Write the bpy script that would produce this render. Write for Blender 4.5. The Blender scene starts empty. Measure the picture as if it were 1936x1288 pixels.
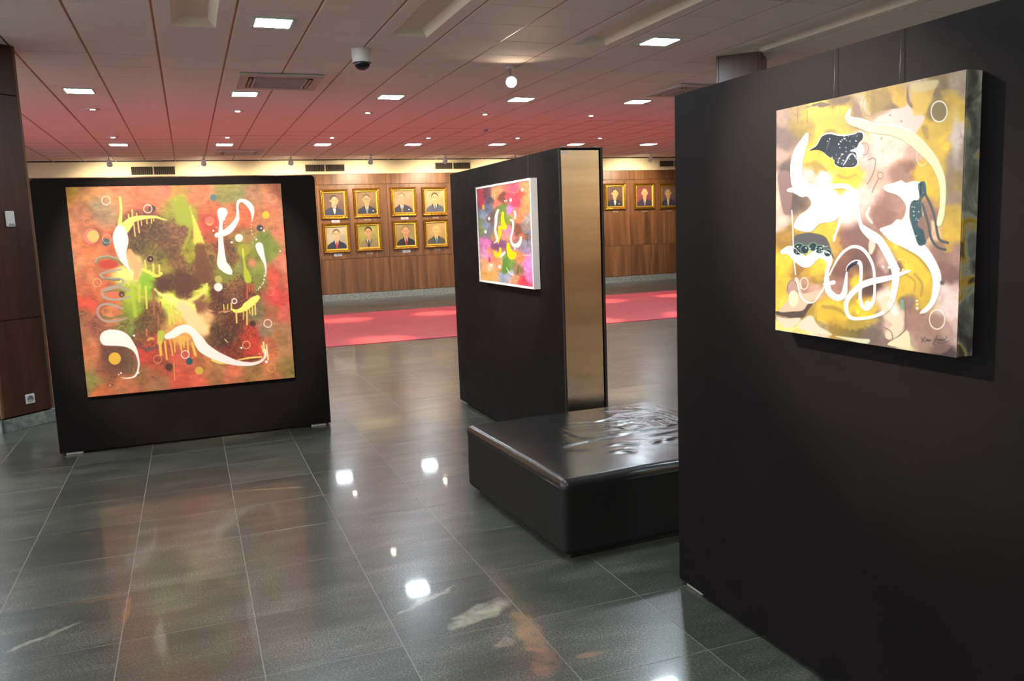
import bpy, bmesh, math, random
import numpy as np
from mathutils import Vector, Matrix, noise as mnoise

random.seed(7); np.random.seed(7)
scene = bpy.context.scene
C = scene.collection

# ------------------------------------------------------------------ camera
F_PX, CX, CY = 1590.0, 968.0, 644.0
YAW, PITCH, ROLL, CAM_H = 0.36145, 0.13446, 0.0375, 1.6
def cam_rot():
    fwd = np.array([math.sin(YAW)*math.cos(PITCH), math.cos(YAW)*math.cos(PITCH), -math.sin(PITCH)])
    right = np.array([math.cos(YAW), -math.sin(YAW), 0.0]); down = -np.cross(right, fwd)
    return np.stack([right*math.cos(ROLL)+down*math.sin(ROLL), -right*math.sin(ROLL)+down*math.cos(ROLL), fwd])
RC = cam_rot()
cam_data = bpy.data.cameras.new('camera'); cam = bpy.data.objects.new('camera', cam_data); C.objects.link(cam)
cam_data.sensor_width = 36.0; cam_data.sensor_fit = 'HORIZONTAL'; cam_data.lens = 36.0*F_PX/1936.0
cam_data.clip_start = 0.05; cam_data.clip_end = 200
m = Matrix.Identity(4)
for i in range(3):
    m[i][0] = RC[0][i]; m[i][1] = -RC[1][i]; m[i][2] = -RC[2][i]
m[2][3] = CAM_H
cam.matrix_world = m
scene.camera = cam
def ray(x, y): return RC.T @ np.array([(x-CX)/F_PX, (y-CY)/F_PX, 1.0])
def onz(x, y, z=0.0): d = ray(x, y); return d*((z-CAM_H)/d[2]) + np.array([0, 0, CAM_H])
def ony(x, y, Y): d = ray(x, y); return d*(Y/d[1]) + np.array([0, 0, CAM_H])
def proj(p):
    c = RC @ (np.array(p, float)-np.array([0, 0, CAM_H]))
    return CX+F_PX*c[0]/c[2], CY+F_PX*c[1]/c[2], c[2]

# ------------------------------------------------------------------ world, exposure
world = bpy.data.worlds.new('world'); scene.world = world; world.use_nodes = True
world.node_tree.nodes['Background'].inputs[0].default_value = (0.30, 0.32, 0.36, 1)
world.node_tree.nodes['Background'].inputs[1].default_value = 0.05
vs = scene.view_settings
vs.view_transform = 'Standard'; vs.look = 'None'; vs.gamma = 1.0; vs.use_curve_mapping = False
vs.exposure = 0.56

DOWNLIGHT_E = 125.0      # radiance of the square cool downlights
HALOGEN_W = 620.0       # halogen downlights over the carpet
WALL_W = 150.0          # wall washers
WINDOW_E = 4.5          # daylight on the frosted panes of the left wall
COOL = (0.80, 0.93, 1.0)
WARM = (1.0, 0.74, 0.47)

# ------------------------------------------------------------------ material helpers
def lin(c):
    c = np.asarray(c, float)/255.0
    return np.where(c <= 0.04045, c/12.92, ((c+0.055)/1.055)**2.4)
def L4(r, g, b): return tuple(float(v) for v in lin((r, g, b))) + (1.0,)
def mat(name, color=(0.5, 0.5, 0.5, 1), rough=0.5, metal=0.0, emit=None, estr=0.0, spec=0.5, coat=0.0):
    mt = bpy.data.materials.new(name); mt.use_nodes = True
    b = mt.node_tree.nodes['Principled BSDF']
    b.inputs['Base Color'].default_value = color; b.inputs['Roughness'].default_value = rough
    b.inputs['Metallic'].default_value = metal; b.inputs['Specular IOR Level'].default_value = spec
    b.inputs['Coat Weight'].default_value = coat
    if emit: b.inputs['Emission Color'].default_value = emit; b.inputs['Emission Strength'].default_value = estr
    return mt
class NT:
    def __init__(s, mt): s.t = mt.node_tree; s.b = s.t.nodes['Principled BSDF']
    def n(s, typ, **kw):
        nd = s.t.nodes.new(typ)
        for k, v in kw.items(): setattr(nd, k, v)
        return nd
    def l(s, a, b): s.t.links.new(a, b)
    def val(s, sock, v):
        if hasattr(v, 'is_output'): s.l(v, sock)
        else: sock.default_value = v
    def math(s, op, a, b=0.0, clamp=False):
        nd = s.n('ShaderNodeMath', operation=op, use_clamp=clamp); s.val(nd.inputs[0], a); s.val(nd.inputs[1], b); return nd.outputs[0]
    def mix(s, fac, a, b, mode='MIX'):
        nd = s.n('ShaderNodeMix', data_type='RGBA', blend_type=mode)
        s.val(nd.inputs[0], fac); s.val(nd.inputs[6], a); s.val(nd.inputs[7], b); return nd.outputs[2]
    def noise(s, vec, scale, detail=4, rough=0.55, dist=0.0):
        nd = s.n('ShaderNodeTexNoise'); nd.inputs['Scale'].default_value = scale; nd.inputs['Detail'].default_value = detail
        nd.inputs['Roughness'].default_value = rough; nd.inputs['Distortion'].default_value = dist
        if vec is not None: s.l(vec, nd.inputs['Vector'])
        return nd.outputs['Fac']
    def ramp(s, fac, stops):
        nd = s.n('ShaderNodeValToRGB'); e = nd.color_ramp.elements
        while len(e) < len(stops): e.new(0.5)
        for k, (p, c) in enumerate(stops): e[k].position = p; e[k].color = c
        s.val(nd.inputs[0], fac); return nd.outputs[0]
    def mapping(s, vec, scale=(1, 1, 1), loc=(0, 0, 0), rot=(0, 0, 0), vt='POINT'):
        nd = s.n('ShaderNodeMapping', vector_type=vt); nd.inputs['Scale'].default_value = scale
        nd.inputs['Location'].default_value = loc; nd.inputs['Rotation'].default_value = rot
        s.l(vec, nd.inputs['Vector']); return nd.outputs[0]
    def bump(s, h, strength=0.2, dist=0.01):
        nd = s.n('ShaderNodeBump'); nd.inputs['Strength'].default_value = strength; nd.inputs['Distance'].default_value = dist
        s.l(h, nd.inputs['Height']); s.l(nd.outputs[0], s.b.inputs['Normal'])
    def pos(s): return s.n('ShaderNodeNewGeometry').outputs['Position']
    def objc(s): return s.n('ShaderNodeTexCoord').outputs['Object']
    def objrand(s): return s.n('ShaderNodeObjectInfo').outputs['Random']

def g4(v): return (v, v, v, 1)
def make_wood(name, dark, mid, light, rough=0.42):
    mt = mat(name, mid, rough); t = NT(mt); p = t.pos()
    r = t.objrand(); off = t.n('ShaderNodeCombineXYZ'); t.l(t.math('MULTIPLY', r, 37.0), off.inputs[0]); t.l(t.math('MULTIPLY', r, 11.0), off.inputs[2])
    ad = t.n('ShaderNodeVectorMath', operation='ADD'); t.l(p, ad.inputs[0]); t.l(off.outputs[0], ad.inputs[1])
    a = t.noise(t.mapping(ad.outputs[0], (7, 7, 0.35)), 1.0, 5, 0.6, 0.6)
    b = t.noise(t.mapping(ad.outputs[0], (90, 90, 1.6)), 1.0, 3, 0.6)
    f = t.math('ADD', t.math('MULTIPLY', a, 0.7), t.math('MULTIPLY', b, 0.3))
    c = t.ramp(f, [(0.30, dark), (0.50, mid), (0.70, light)])
    br = t.math('ADD', t.math('MULTIPLY', r, 0.16), 0.92)
    cb = t.n('ShaderNodeCombineXYZ')
    for i in range(3): t.l(br, cb.inputs[i])
    c = t.mix(1.0, c, cb.outputs[0], 'MULTIPLY')
    t.l(c, t.b.inputs['Base Color']); t.bump(b, 0.08, 0.002)
    return mt

# ------------------------------------------------------------------ materials
M = {}
M['panel'] = mat('black_panel_paint', (0.006, 0.006, 0.006, 1), 0.6, spec=0.07)
t = NT(M['panel']); q = t.noise(t.pos(), 3.0, 5)
t.l(t.ramp(q, [(0.3, (0.0076, 0.0058, 0.0059, 1)), (0.7, (0.0104, 0.0080, 0.0080, 1))]), t.b.inputs['Base Color'])
t.l(t.math('ADD', t.math('MULTIPLY', t.noise(t.pos(), 9.0, 4), 0.2), 0.42), t.b.inputs['Roughness'])
M['panel_edge'] = mat('dark_edge_trim', (0.010, 0.008, 0.007, 1), 0.5)
M['foot'] = mat('pale_foot', (0.42, 0.40, 0.37, 1), 0.6)
M['steel'] = mat('brushed_steel', (0.62, 0.55, 0.46, 1), 0.34, 1.0)
t = NT(M['steel']); p = t.pos()
q = t.noise(t.mapping(p, (3, 3, 420)), 1.0, 3, 0.6); q2 = t.noise(t.mapping(p, (0.6, 0.6, 7)), 1.0, 3)
t.l(t.ramp(q2, [(0.3, (0.62, 0.50, 0.37, 1)), (0.7, (0.82, 0.71, 0.56, 1))]), t.b.inputs['Base Color'])
t.l(t.math('ADD', t.math('MULTIPLY', q, 0.14), 0.15), t.b.inputs['Roughness']); t.bump(q, 0.10, 0.001)
M['wood'] = make_wood('walnut_veneer', L4(66, 41, 24), L4(108, 71, 43), L4(146, 102, 66))
M['wood_dark'] = make_wood('dark_walnut_veneer', L4(42, 21, 13), L4(64, 32, 19), L4(84, 45, 27), 0.4)
M['cream'] = mat('cream_plaster', L4(226, 212, 172), 0.75)
M['plaster'] = mat('ceiling_plaster', L4(242, 230, 210), 0.7)
M['stone_trim'] = mat('grey_stone_trim', L4(122, 126, 122), 0.35)
t = NT(M['stone_trim']); t.l(t.ramp(t.noise(t.pos(), 25, 5), [(0.3, L4(92, 98, 96)), (0.7, L4(150, 152, 146))]), t.b.inputs['Base Color'])
M['grout'] = mat('floor_grout', L4(132, 132, 126), 0.5)
M['ceil_tile'] = mat('mineral_fibre_tile', L4(196, 188, 182), 0.9)
t = NT(M['ceil_tile']); q = t.noise(t.pos(), 260, 3, 0.7)
t.l(t.ramp(q, [(0.30, L4(208, 196, 186)), (0.48, L4(238, 227, 217)), (0.75, L4(244, 233, 223))]), t.b.inputs['Base Color']); t.bump(q, 0.25, 0.002)
M['ceil_gap'] = mat('ceiling_backing', L4(92, 70, 54), 0.9)
M['rail'] = mat('bronze_rail', L4(150, 112, 76), 0.45, 0.35)
M['white_metal'] = mat('white_metal', (0.62, 0.61, 0.59, 1), 0.45)
M['grey_metal'] = mat('grey_metal', (0.33, 0.32, 0.32, 1), 0.4, 0.4)
M['ac_plastic'] = mat('ac_plastic', L4(188, 180, 172), 0.5)
M['dark_slot'] = mat('dark_slot', (0.02, 0.03, 0.04, 1), 0.5)
M['dome'] = mat('smoked_dome', (0.006, 0.006, 0.008, 1), 0.06, 0.0, spec=0.6)
M['grille_slat'] = mat('vent_slat', L4(96, 82, 66), 0.5, 0.3)
M['vent_dark'] = mat('vent_dark', (0.015, 0.012, 0.010, 1), 0.8)
M['vent_frame'] = mat('vent_frame', L4(205, 192, 158), 0.6)
M['vinyl'] = mat('black_vinyl', (0.016, 0.015, 0.0155, 1), 0.27, spec=0.6)
t = NT(M['vinyl']); p = t.objc()
q = t.noise(p, 5.0, 4)
t.l(t.math('ADD', t.math('MULTIPLY', q, 0.10), 0.20), t.b.inputs['Roughness'])
M['vinyl_side'] = mat('black_vinyl_side', (0.010, 0.010, 0.0092, 1), 0.5, spec=0.22)
M['gold'] = mat('gilt', L4(214, 160, 58), 0.33, 0.85)
t = NT(M['gold']); q = t.noise(t.objc(), 60, 4)
t.l(t.ramp(q, [(0.35, L4(92, 60, 18)), (0.66, L4(196, 146, 54))]), t.b.inputs['Base Color']); t.bump(q, 0.4, 0.006)
M['gold_inner'] = mat('bright_gilt', L4(240, 196, 84), 0.3, 0.8)
M['plaque'] = mat('steel_plaque', (0.55, 0.55, 0.56, 1), 0.4, 0.5)
M['plaque_brass'] = mat('brass_plaque', (0.40, 0.30, 0.20, 1), 0.4, 0.5)
M['plaque_ink'] = mat('plaque_ink', (0.06, 0.06, 0.07, 1), 0.6)
M['white_frame'] = mat('white_frame_paint', (0.80, 0.76, 0.73, 1), 0.5)
M['wire'] = mat('steel_wire', (0.16, 0.15, 0.15, 1), 0.35, 0.8)
M['canvas_back'] = mat('canvas_edge_red', L4(190, 84, 50), 0.8)
M['canvas_side'] = mat('canvas_edge_painted', L4(92, 86, 70), 0.7)
t = NT(M['canvas_side']); p = t.pos(); q = t.noise(p, 9.0, 3, 0.5, 1.2)
t.l(t.ramp(q, [(0.34, L4(66, 58, 52)), (0.47, L4(112, 112, 98)), (0.53, L4(150, 150, 132)), (0.58, L4(176, 140, 38)), (0.66, L4(70, 62, 50))]), t.b.inputs['Base Color'])
M['paint'] = mat('artist_paint', (0.5, 0.5, 0.5, 1), 0.5)
t = NT(M['paint']); a = t.n('ShaderNodeVertexColor', layer_name='Paint'); t.l(a.outputs['Color'], t.b.inputs['Base Color'])
t.l(t.math('SUBTRACT', 0.55, t.math('MULTIPLY', a.outputs['Alpha'], 0.33)), t.b.inputs['Roughness'])
M['carpet'] = mat('red_carpet', L4(196, 40, 62), 0.62, spec=0.35)
t = NT(M['carpet']); q = t.noise(t.pos(), 120, 3); q2 = t.noise(t.pos(), 2.0, 3)
t.l(t.ramp(t.math('ADD', t.math('MULTIPLY', q, 0.6), t.math('MULTIPLY', q2, 0.4)), [(0.3, L4(158, 50, 60)), (0.7, L4(188, 70, 78))]), t.b.inputs['Base Color']); t.bump(q, 0.3, 0.004)
M['lamp_glass'] = mat('cool_lamp_glass', (0.8, 0.85, 0.85, 1), 0.3, emit=COOL+(1,), estr=DOWNLIGHT_E)
M['lamp_edge'] = mat('green_glass_edge', (0.40, 0.62, 0.55, 1), 0.15, spec=0.6)
M['halogen'] = mat('halogen_glass', (0.8, 0.75, 0.7, 1), 0.3, emit=(1.0, 0.80, 0.62, 1), estr=260)
M['spot_bulb'] = mat('spot_bulb', (0.8, 0.75, 0.7, 1), 0.3, emit=(1.0, 0.76, 0.55, 1), estr=120)
M['spot_white'] = mat('spot_housing', (0.66, 0.66, 0.68, 1), 0.4)
M['socket'] = mat('socket_white', (0.74, 0.73, 0.70, 1), 0.4)
M['hole'] = mat('socket_hole', (0.03, 0.03, 0.03, 1), 0.6)
M['day_pane'] = mat('daylit_frosted_pane', (0.7, 0.75, 0.8, 1), 0.4, emit=(0.90, 0.95, 1.0, 1), estr=WINDOW_E)
M['corner_strip'] = mat('corner_strip', L4(104, 72, 44), 0.5)

# polished granite with veins, wear marks, small change from tile to tile
TP, TX0, TY0 = 0.52, 0.135, 3.57
M['granite'] = mat('polished_granite', (0.08, 0.08, 0.08, 1), 0.3, spec=0.5, coat=0.32)
M['granite'].node_tree.nodes['Principled BSDF'].inputs['Coat Roughness'].default_value = 0.05
t = NT(M['granite']); p = t.pos()
cell = t.n('ShaderNodeVectorMath', operation='FLOOR'); t.l(t.mapping(p, (1/TP, 1/TP, 0), (-TX0/TP, -TY0/TP, 0)), cell.inputs[0])
wn = t.n('ShaderNodeTexWhiteNoise', noise_dimensions='3D'); t.l(cell.outputs[0], wn.inputs['Vector'])
shift = t.n('ShaderNodeVectorMath', operation='MULTIPLY_ADD'); t.l(wn.outputs['Color'], shift.inputs[0]); shift.inputs[1].default_value = (9, 9, 9); t.l(p, shift.inputs[2])
grain = t.noise(p, 120, 3, 0.85)
cloud = t.noise(t.mapping(shift.outputs[0], (2.2, 8.0, 3.0), rot=(0, 0, 0.30)), 1.0, 5, 0.6, 0.0)
big = t.noise(p, 0.9, 3)
grain = t.math('ADD', t.math('MULTIPLY', t.math('SUBTRACT', grain, 0.5), 2.4), 0.5)
f = t.math('ADD', t.math('MULTIPLY', grain, 0.50), t.math('ADD', t.math('MULTIPLY', cloud, 0.38), t.math('MULTIPLY', big, 0.12)))
col = t.ramp(f, [(0.27, L4(24, 29, 26)), (0.46, L4(62, 66, 61)), (0.56, L4(82, 82, 75)), (0.76, L4(150, 146, 134))])
br = t.math('ADD', t.math('MULTIPLY', wn.outputs['Value'], 0.42), 0.78)
cb = t.n('ShaderNodeCombineXYZ')
for i in range(3): t.l(br, cb.inputs[i])
col = t.mix(1.0, col, cb.outputs[0], 'MULTIPLY')
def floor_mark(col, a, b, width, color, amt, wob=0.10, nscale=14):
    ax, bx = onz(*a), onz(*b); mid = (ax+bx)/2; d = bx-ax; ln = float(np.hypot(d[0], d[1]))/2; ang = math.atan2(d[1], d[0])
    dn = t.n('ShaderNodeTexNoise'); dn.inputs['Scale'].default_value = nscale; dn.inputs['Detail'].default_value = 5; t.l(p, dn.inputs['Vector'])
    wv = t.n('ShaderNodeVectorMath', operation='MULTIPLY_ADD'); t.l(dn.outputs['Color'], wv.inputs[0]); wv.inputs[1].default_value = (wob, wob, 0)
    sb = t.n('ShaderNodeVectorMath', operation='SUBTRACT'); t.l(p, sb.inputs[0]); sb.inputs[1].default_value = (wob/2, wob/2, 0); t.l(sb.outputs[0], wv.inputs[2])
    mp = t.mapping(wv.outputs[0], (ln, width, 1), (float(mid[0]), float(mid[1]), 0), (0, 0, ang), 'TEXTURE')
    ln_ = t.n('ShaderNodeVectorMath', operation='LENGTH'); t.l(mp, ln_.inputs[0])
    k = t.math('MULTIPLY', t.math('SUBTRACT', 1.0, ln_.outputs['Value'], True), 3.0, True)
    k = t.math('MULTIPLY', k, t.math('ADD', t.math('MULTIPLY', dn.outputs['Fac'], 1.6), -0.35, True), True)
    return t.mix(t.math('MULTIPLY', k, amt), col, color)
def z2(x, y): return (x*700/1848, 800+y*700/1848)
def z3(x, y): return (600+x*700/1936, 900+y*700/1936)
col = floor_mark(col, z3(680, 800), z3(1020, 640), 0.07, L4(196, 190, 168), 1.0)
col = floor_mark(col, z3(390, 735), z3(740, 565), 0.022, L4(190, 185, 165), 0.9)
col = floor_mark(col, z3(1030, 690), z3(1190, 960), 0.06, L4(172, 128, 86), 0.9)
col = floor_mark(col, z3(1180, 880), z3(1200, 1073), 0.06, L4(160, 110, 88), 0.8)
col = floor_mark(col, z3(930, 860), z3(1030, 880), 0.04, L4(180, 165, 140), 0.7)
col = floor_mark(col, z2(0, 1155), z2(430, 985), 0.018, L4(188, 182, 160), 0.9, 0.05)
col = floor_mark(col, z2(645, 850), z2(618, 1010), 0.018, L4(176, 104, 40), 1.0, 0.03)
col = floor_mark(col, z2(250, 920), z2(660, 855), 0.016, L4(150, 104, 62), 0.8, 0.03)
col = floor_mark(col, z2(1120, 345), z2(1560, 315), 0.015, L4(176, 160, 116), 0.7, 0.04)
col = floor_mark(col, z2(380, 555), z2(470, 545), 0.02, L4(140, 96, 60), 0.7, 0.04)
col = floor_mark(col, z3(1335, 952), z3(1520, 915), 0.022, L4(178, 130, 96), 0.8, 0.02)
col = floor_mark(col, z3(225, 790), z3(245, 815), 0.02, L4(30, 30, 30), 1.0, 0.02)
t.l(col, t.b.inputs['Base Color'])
t.l(t.math('ADD', t.math('MULTIPLY', t.noise(p, 2.2, 4), 0.10), 0.25), t.b.inputs['Roughness'])
t.bump(t.noise(p, 7.0, 2), 0.035, 0.01)

# ------------------------------------------------------------------ geometry helpers
class MB:
    """collects shapes that become one mesh"""
    def __init__(s): s.bm = bmesh.new()
    def box(s, c, size, bevel=0.0, rotz=0.0, seg=2):
        b = bmesh.new(); bmesh.ops.create_cube(b, size=1.0)
        bmesh.ops.scale(b, vec=size, verts=b.verts)
        if bevel > 0: bmesh.ops.bevel(b, geom=b.edges[:], offset=bevel, segments=seg, affect='EDGES', profile=0.5)
        if rotz: bmesh.ops.rotate(b, matrix=Matrix.Rotation(rotz, 3, 'Z'), verts=b.verts)
        bmesh.ops.translate(b, vec=c, verts=b.verts)
        return s._add(b)
    def _add(s, b):
        me = bpy.data.meshes.new('tmp'); b.to_mesh(me); b.free(); s.bm.from_mesh(me); bpy.data.meshes.remove(me); return s
    def lathe(s, prof, c=(0, 0, 0), n=28, mtx=None):
        b = bmesh.new(); rings = []
        for (r, z) in prof:
            rings.append([b.verts.new((max(r, 1e-5)*math.cos(2*math.pi*k/n), max(r, 1e-5)*math.sin(2*math.pi*k/n), z)) for k in range(n)])
        for a, d in zip(rings, rings[1:]):
            for k in range(n): b.faces.new((a[k], a[(k+1) % n], d[(k+1) % n], d[k]))
        b.faces.new(rings[0][::-1]); b.faces.new(rings[-1])
        bmesh.ops.remove_doubles(b, verts=b.verts, dist=1e-5)
        bmesh.ops.recalc_face_normals(b, faces=b.faces)
        for f in b.faces: f.smooth = True
        if mtx is not None: bmesh.ops.transform(b, matrix=mtx, verts=b.verts)
        bmesh.ops.translate(b, vec=c, verts=b.verts)
        return s._add(b)
    def tube(s, pts, r, n=8):
        b = bmesh.new(); rings = []; P = [Vector(q) for q in pts]
        for i, q in enumerate(P):
            d = (P[min(i+1, len(P)-1)]-P[max(i-1, 0)]).normalized()
            up = Vector((0, 0, 1)) if abs(d.z) < 0.9 else Vector((1, 0, 0))
            u = d.cross(up).normalized(); v = d.cross(u)
            rings.append([b.verts.new(q+u*(r*math.cos(2*math.pi*k/n))+v*(r*math.sin(2*math.pi*k/n))) for k in range(n)])
        for a, d in zip(rings, rings[1:]):
            for k in range(n): b.faces.new((a[k], a[(k+1) % n], d[(k+1) % n], d[k]))
        b.faces.new(rings[0][::-1]); b.faces.new(rings[-1])
        for f in b.faces: f.smooth = True
        return s._add(b)
    def prism(s, pts, axis, a0, a1):
        """closed 2D outline pushed along an axis ('x','y','z')"""
        b = bmesh.new()
        def mk(p, a): return {'x': (a, p[0], p[1]), 'y': (p[0], a, p[1]), 'z': (p[0], p[1], a)}[axis]
        A = [b.verts.new(mk(p, a0)) for p in pts]; D = [b.verts.new(mk(p, a1)) for p in pts]; n = len(pts)
        b.faces.new(A); b.faces.new(D[::-1])
        for k in range(n): b.faces.new((A[k], D[k], D[(k+1) % n], A[(k+1) % n]))
        bmesh.ops.recalc_face_normals(b, faces=b.faces)
        return s._add(b)
    def quad(s, a, b_, c, d):
        s.bm.faces.new([s.bm.verts.new(v) for v in (a, b_, c, d)]); return s
    def mesh(s, name, m):
        me = bpy.data.meshes.new(name); s.bm.to_mesh(me); s.bm.free()
        if m: me.materials.append(m)
        return me
    def build(s, name, m, parent=None, loc=None, rotz=0.0):
        o = bpy.data.objects.new(name, s.mesh(name, m)); C.objects.link(o)
        if parent is not None: o.parent = parent
        if loc is not None: o.location = loc
        if rotz: o.rotation_euler[2] = rotz
        return o
def tag(o, label, cat, group=None):
    o['label'] = label; o['category'] = cat
    if group: o['group'] = group
    return o
def thing(name, label, cat, loc=(0, 0, 0), rotz=0.0, group=None):
    o = bpy.data.objects.new(name, None); C.objects.link(o); o.location = loc; o.rotation_euler[2] = rotz
    o.empty_display_size = 0.1
    return tag(o, label, cat, group)
def struct(o): o['kind'] = 'structure'; return o
def inst(name, mesh, loc, parent=None, rotz=0.0):
    o = bpy.data.objects.new(name, mesh); C.objects.link(o); o.location = loc
    if rotz: o.rotation_euler[2] = rotz
    if parent is not None: o.parent = parent
    return o
def dup(root, loc, label=None, rotz=None):
    r = root.copy(); C.objects.link(r); r.location = loc
    if rotz is not None: r.rotation_euler[2] = rotz
    if label: r['label'] = label
    for ch in list(root.children):
        c = ch.copy(); C.objects.link(c); c.parent = r
        for g in list(ch.children):
            d = g.copy(); C.objects.link(d); d.parent = c
    return r
def smooth(o):
    for f in o.data.polygons: f.use_smooth = True
    return o
def aim(o, frm, to):
    o.rotation_euler = (Vector(to)-Vector(frm)).to_track_quat('-Z', 'Y').to_euler()
def spot_lamp(name, parent, loc, target, power, angle, blend, color, radius=0.03):
    d = bpy.data.lights.new(name, 'SPOT'); d.energy = power; d.spot_size = math.radians(angle); d.spot_blend = blend
    d.color = color; d.shadow_soft_size = radius
    o = bpy.data.objects.new(name, d); C.objects.link(o); o.location = loc; aim(o, loc, target)
    if parent is not None: o.parent = parent
    return o

# ------------------------------------------------------------------ room shell
X0, X1, Y0, YB, ZC = -9.0, 17.0, -8.0, 20.3, 3.3
floor = struct(MB().box(((X0+X1)/2, (Y0+YB)/2, -0.0607), (X1-X0+0.6, YB-Y0+0.6, 0.12)).build('floor', M['grout']))
ceiling = struct(MB().box(((X0+X1)/2, (Y0+YB)/2, ZC+0.115), (X1-X0+0.6, YB-Y0+0.6, 0.10)).build('ceiling', M['ceil_gap']))

def in_view(p, marg=60):
    x, y, d = proj(p)
    return d > 0.2 and -marg < x < 1936+marg and -marg < y < 1288+marg
def rank_cells(cells, z, sx, sy):
    out = []
    for c in cells:
        x, y = c
        cor = [proj((x+dx*sx/2, y+dy*sy/2, z)) for dx, dy in ((-1, -1), (1, -1), (1, 1), (-1, 1))]
        if min(k[2] for k in cor) < 0.3 or not any(-30 < k[0] < 1966 and -30 < k[1] < 1318 for k in cor): out.append((0.0, c)); continue
        a = 0.0
        for i in range(4):
            p, q = cor[i], cor[(i+1) % 4]; a += p[0]*q[1]-q[0]*p[1]
        out.append((abs(a), c))
    out.sort(key=lambda v: -v[0]); return out

# floor tiles: the 300 that show largest are single pieces, the rest one part
gap = 0.004
ft_mesh = MB().box((0, 0, -0.010), (TP-gap, TP-gap, 0.020), 0.0006, seg=1).mesh('floor_tile', M['granite'])
cells = []
for i in range(math.ceil((X0-TX0)/TP), math.floor((X1-TX0)/TP)):
    for j in range(math.ceil((Y0-TY0)/TP), math.floor((YB-TY0)/TP)):
        cells.append((TX0+(i+0.5)*TP, TY0+(j+0.5)*TP))
rk = rank_cells(cells, 0.0, TP, TP)
for a, (x, y) in rk[:290]: inst('floor_tile', ft_mesh, (x, y, 0), floor)
def joined_quads(name, m, lst, sx, sy, z, parent, up=True):
    n = len(lst); co = np.zeros((n*4, 3)); arr = np.array(lst)
    for k, (dx, dy) in enumerate(((-1, -1), (1, -1), (1, 1), (-1, 1))):
        co[k::4, 0] = arr[:, 0]+dx*sx/2; co[k::4, 1] = arr[:, 1]+dy*sy/2; co[k::4, 2] = z
    fc = np.arange(n*4).reshape(n, 4)
    if not up: fc = fc[:, ::-1]
    me = bpy.data.meshes.new(name); me.from_pydata(co.tolist(), [], fc.tolist()); me.materials.append(m)
    o = bpy.data.objects.new(name, me); C.objects.link(o); o.parent = parent; o['kind'] = 'stuff'; return o
joined_quads('floor_tile_field', M['granite'], [c for a, c in rk[290:]], TP-gap, TP-gap, 0.0, floor)

# ceiling: mineral fibre tiles on bronze rails running in depth
CP, KX0, KY0 = 0.594, -0.105, 7.53
ct_mesh = MB().box((0, 0, 0.008), (CP-0.018, CP-0.016, 0.016), 0.003, seg=1).mesh('ceiling_tile', M['ceil_tile'])
trough_cols = (0, 3, 6, 9)           # tile columns that hold the long troughs
TRY0 = KY0-CP*5
cells = []
for i in range(math.ceil((X0-KX0)/CP), math.floor((X1-KX0)/CP)):
    for j in range(math.ceil((Y0-KY0)/CP), math.floor((YB-KY0)/CP)):
        x, y = KX0+(i+0.5)*CP, KY0+(j+0.5)*CP
        if i in trough_cols and TRY0 < y < KY0: continue
        if x > KX0+CP*10.9 and y < KY0+CP: continue
        cells.append((x, y))
rk = rank_cells(cells, ZC, CP, CP)
for a, (x, y) in rk[:290]: inst('ceiling_tile', ct_mesh, (x, y, ZC), ceiling)
joined_quads('ceiling_tile_field', M['ceil_tile'], [c for a, c in rk[290:]], CP-0.018, CP-0.016, ZC, ceiling, up=False)
rail_mesh = MB().box((0, 0, 0.009), (0.016, YB-Y0, 0.012)).mesh('ceiling_rail', M['rail'])
for i in range(math.ceil((X0-KX0)/CP), math.floor((X1-KX0)/CP)):
    inst('ceiling_rail', rail_mesh, (KX0+i*CP, (Y0+YB)/2, ZC), ceiling)
xa = KX0+CP*11
MB().box(((xa+X1)/2, (Y0+KY0+CP)/2, ZC+0.008), (X1-xa, KY0+CP-Y0, 0.016)).build('plaster_field', M['plaster'], ceiling)

# walls
ZW0, ZJ1, ZJ2, ZW = 0.155, 0.985, 2.735, 2.985
wall_back = struct(MB().box(((X0+X1)/2, YB+0.15, ZC/2), (X1-X0+0.6, 0.26, ZC+0.1)).build('wall_back', M['panel_edge']))
PW = 1.66
k0 = math.ceil((X0-4.58)/PW); k1 = math.floor((X1-4.58)/PW)
pm = {}
for nm, a, b in (('low', ZW0, ZJ1), ('mid', ZJ1, ZJ2), ('top', ZJ2, ZW)):
    pm[nm] = (MB().box((0, 0, 0), (PW-0.006, 0.02, b-a-0.008), 0.002, seg=1).mesh('wood_panel', M['wood']), (a+b)/2)
for k in range(k0, k1):
    for nm in ('low', 'mid', 'top'):
        inst('wood_panel', pm[nm][0], (4.58+(k+0.5)*PW, YB+0.010, pm[nm][1]), wall_back)
MB().box(((X0+X1)/2, YB+0.010, (ZW+ZC)/2), (X1-X0, 0.022, ZC-ZW)).build('cream_band', M['cream'], wall_back)
bb_mesh = MB().box((0, 0, 0), (1.656, 0.030, ZW0-0.006), 0.003, seg=1).mesh('baseboard', M['stone_trim'])
baseboard = bpy.data.objects.new('baseboard_back', None); C.objects.link(baseboard); struct(baseboard)
for k in range(k0, k1): inst('stone_slab', bb_mesh, (4.58+(k+0.5)*PW, YB-0.008, (ZW0-0.006)/2), baseboard)
def plain_wall(name, c, size, wood_c, wood_s, cream_c, cream_s):
    w = struct(MB().box(c, size).build(name, M['cream']))
    MB().box(wood_c, wood_s).build('wood_cladding', M['wood'], w)
    return w
plain_wall('wall_left', (X0-0.1, (Y0+YB)/2, ZC/2), (0.2, YB-Y0, ZC), (X0+0.01, (Y0+YB)/2, ZW/2), (0.02, YB-Y0, ZW), None, None)
plain_wall('wall_right', (X1+0.1, (Y0+YB)/2, ZC/2), (0.2, YB-Y0, ZC), (X1-0.01, (Y0+YB)/2, ZW/2), (0.02, YB-Y0, ZW), None, None)
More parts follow.
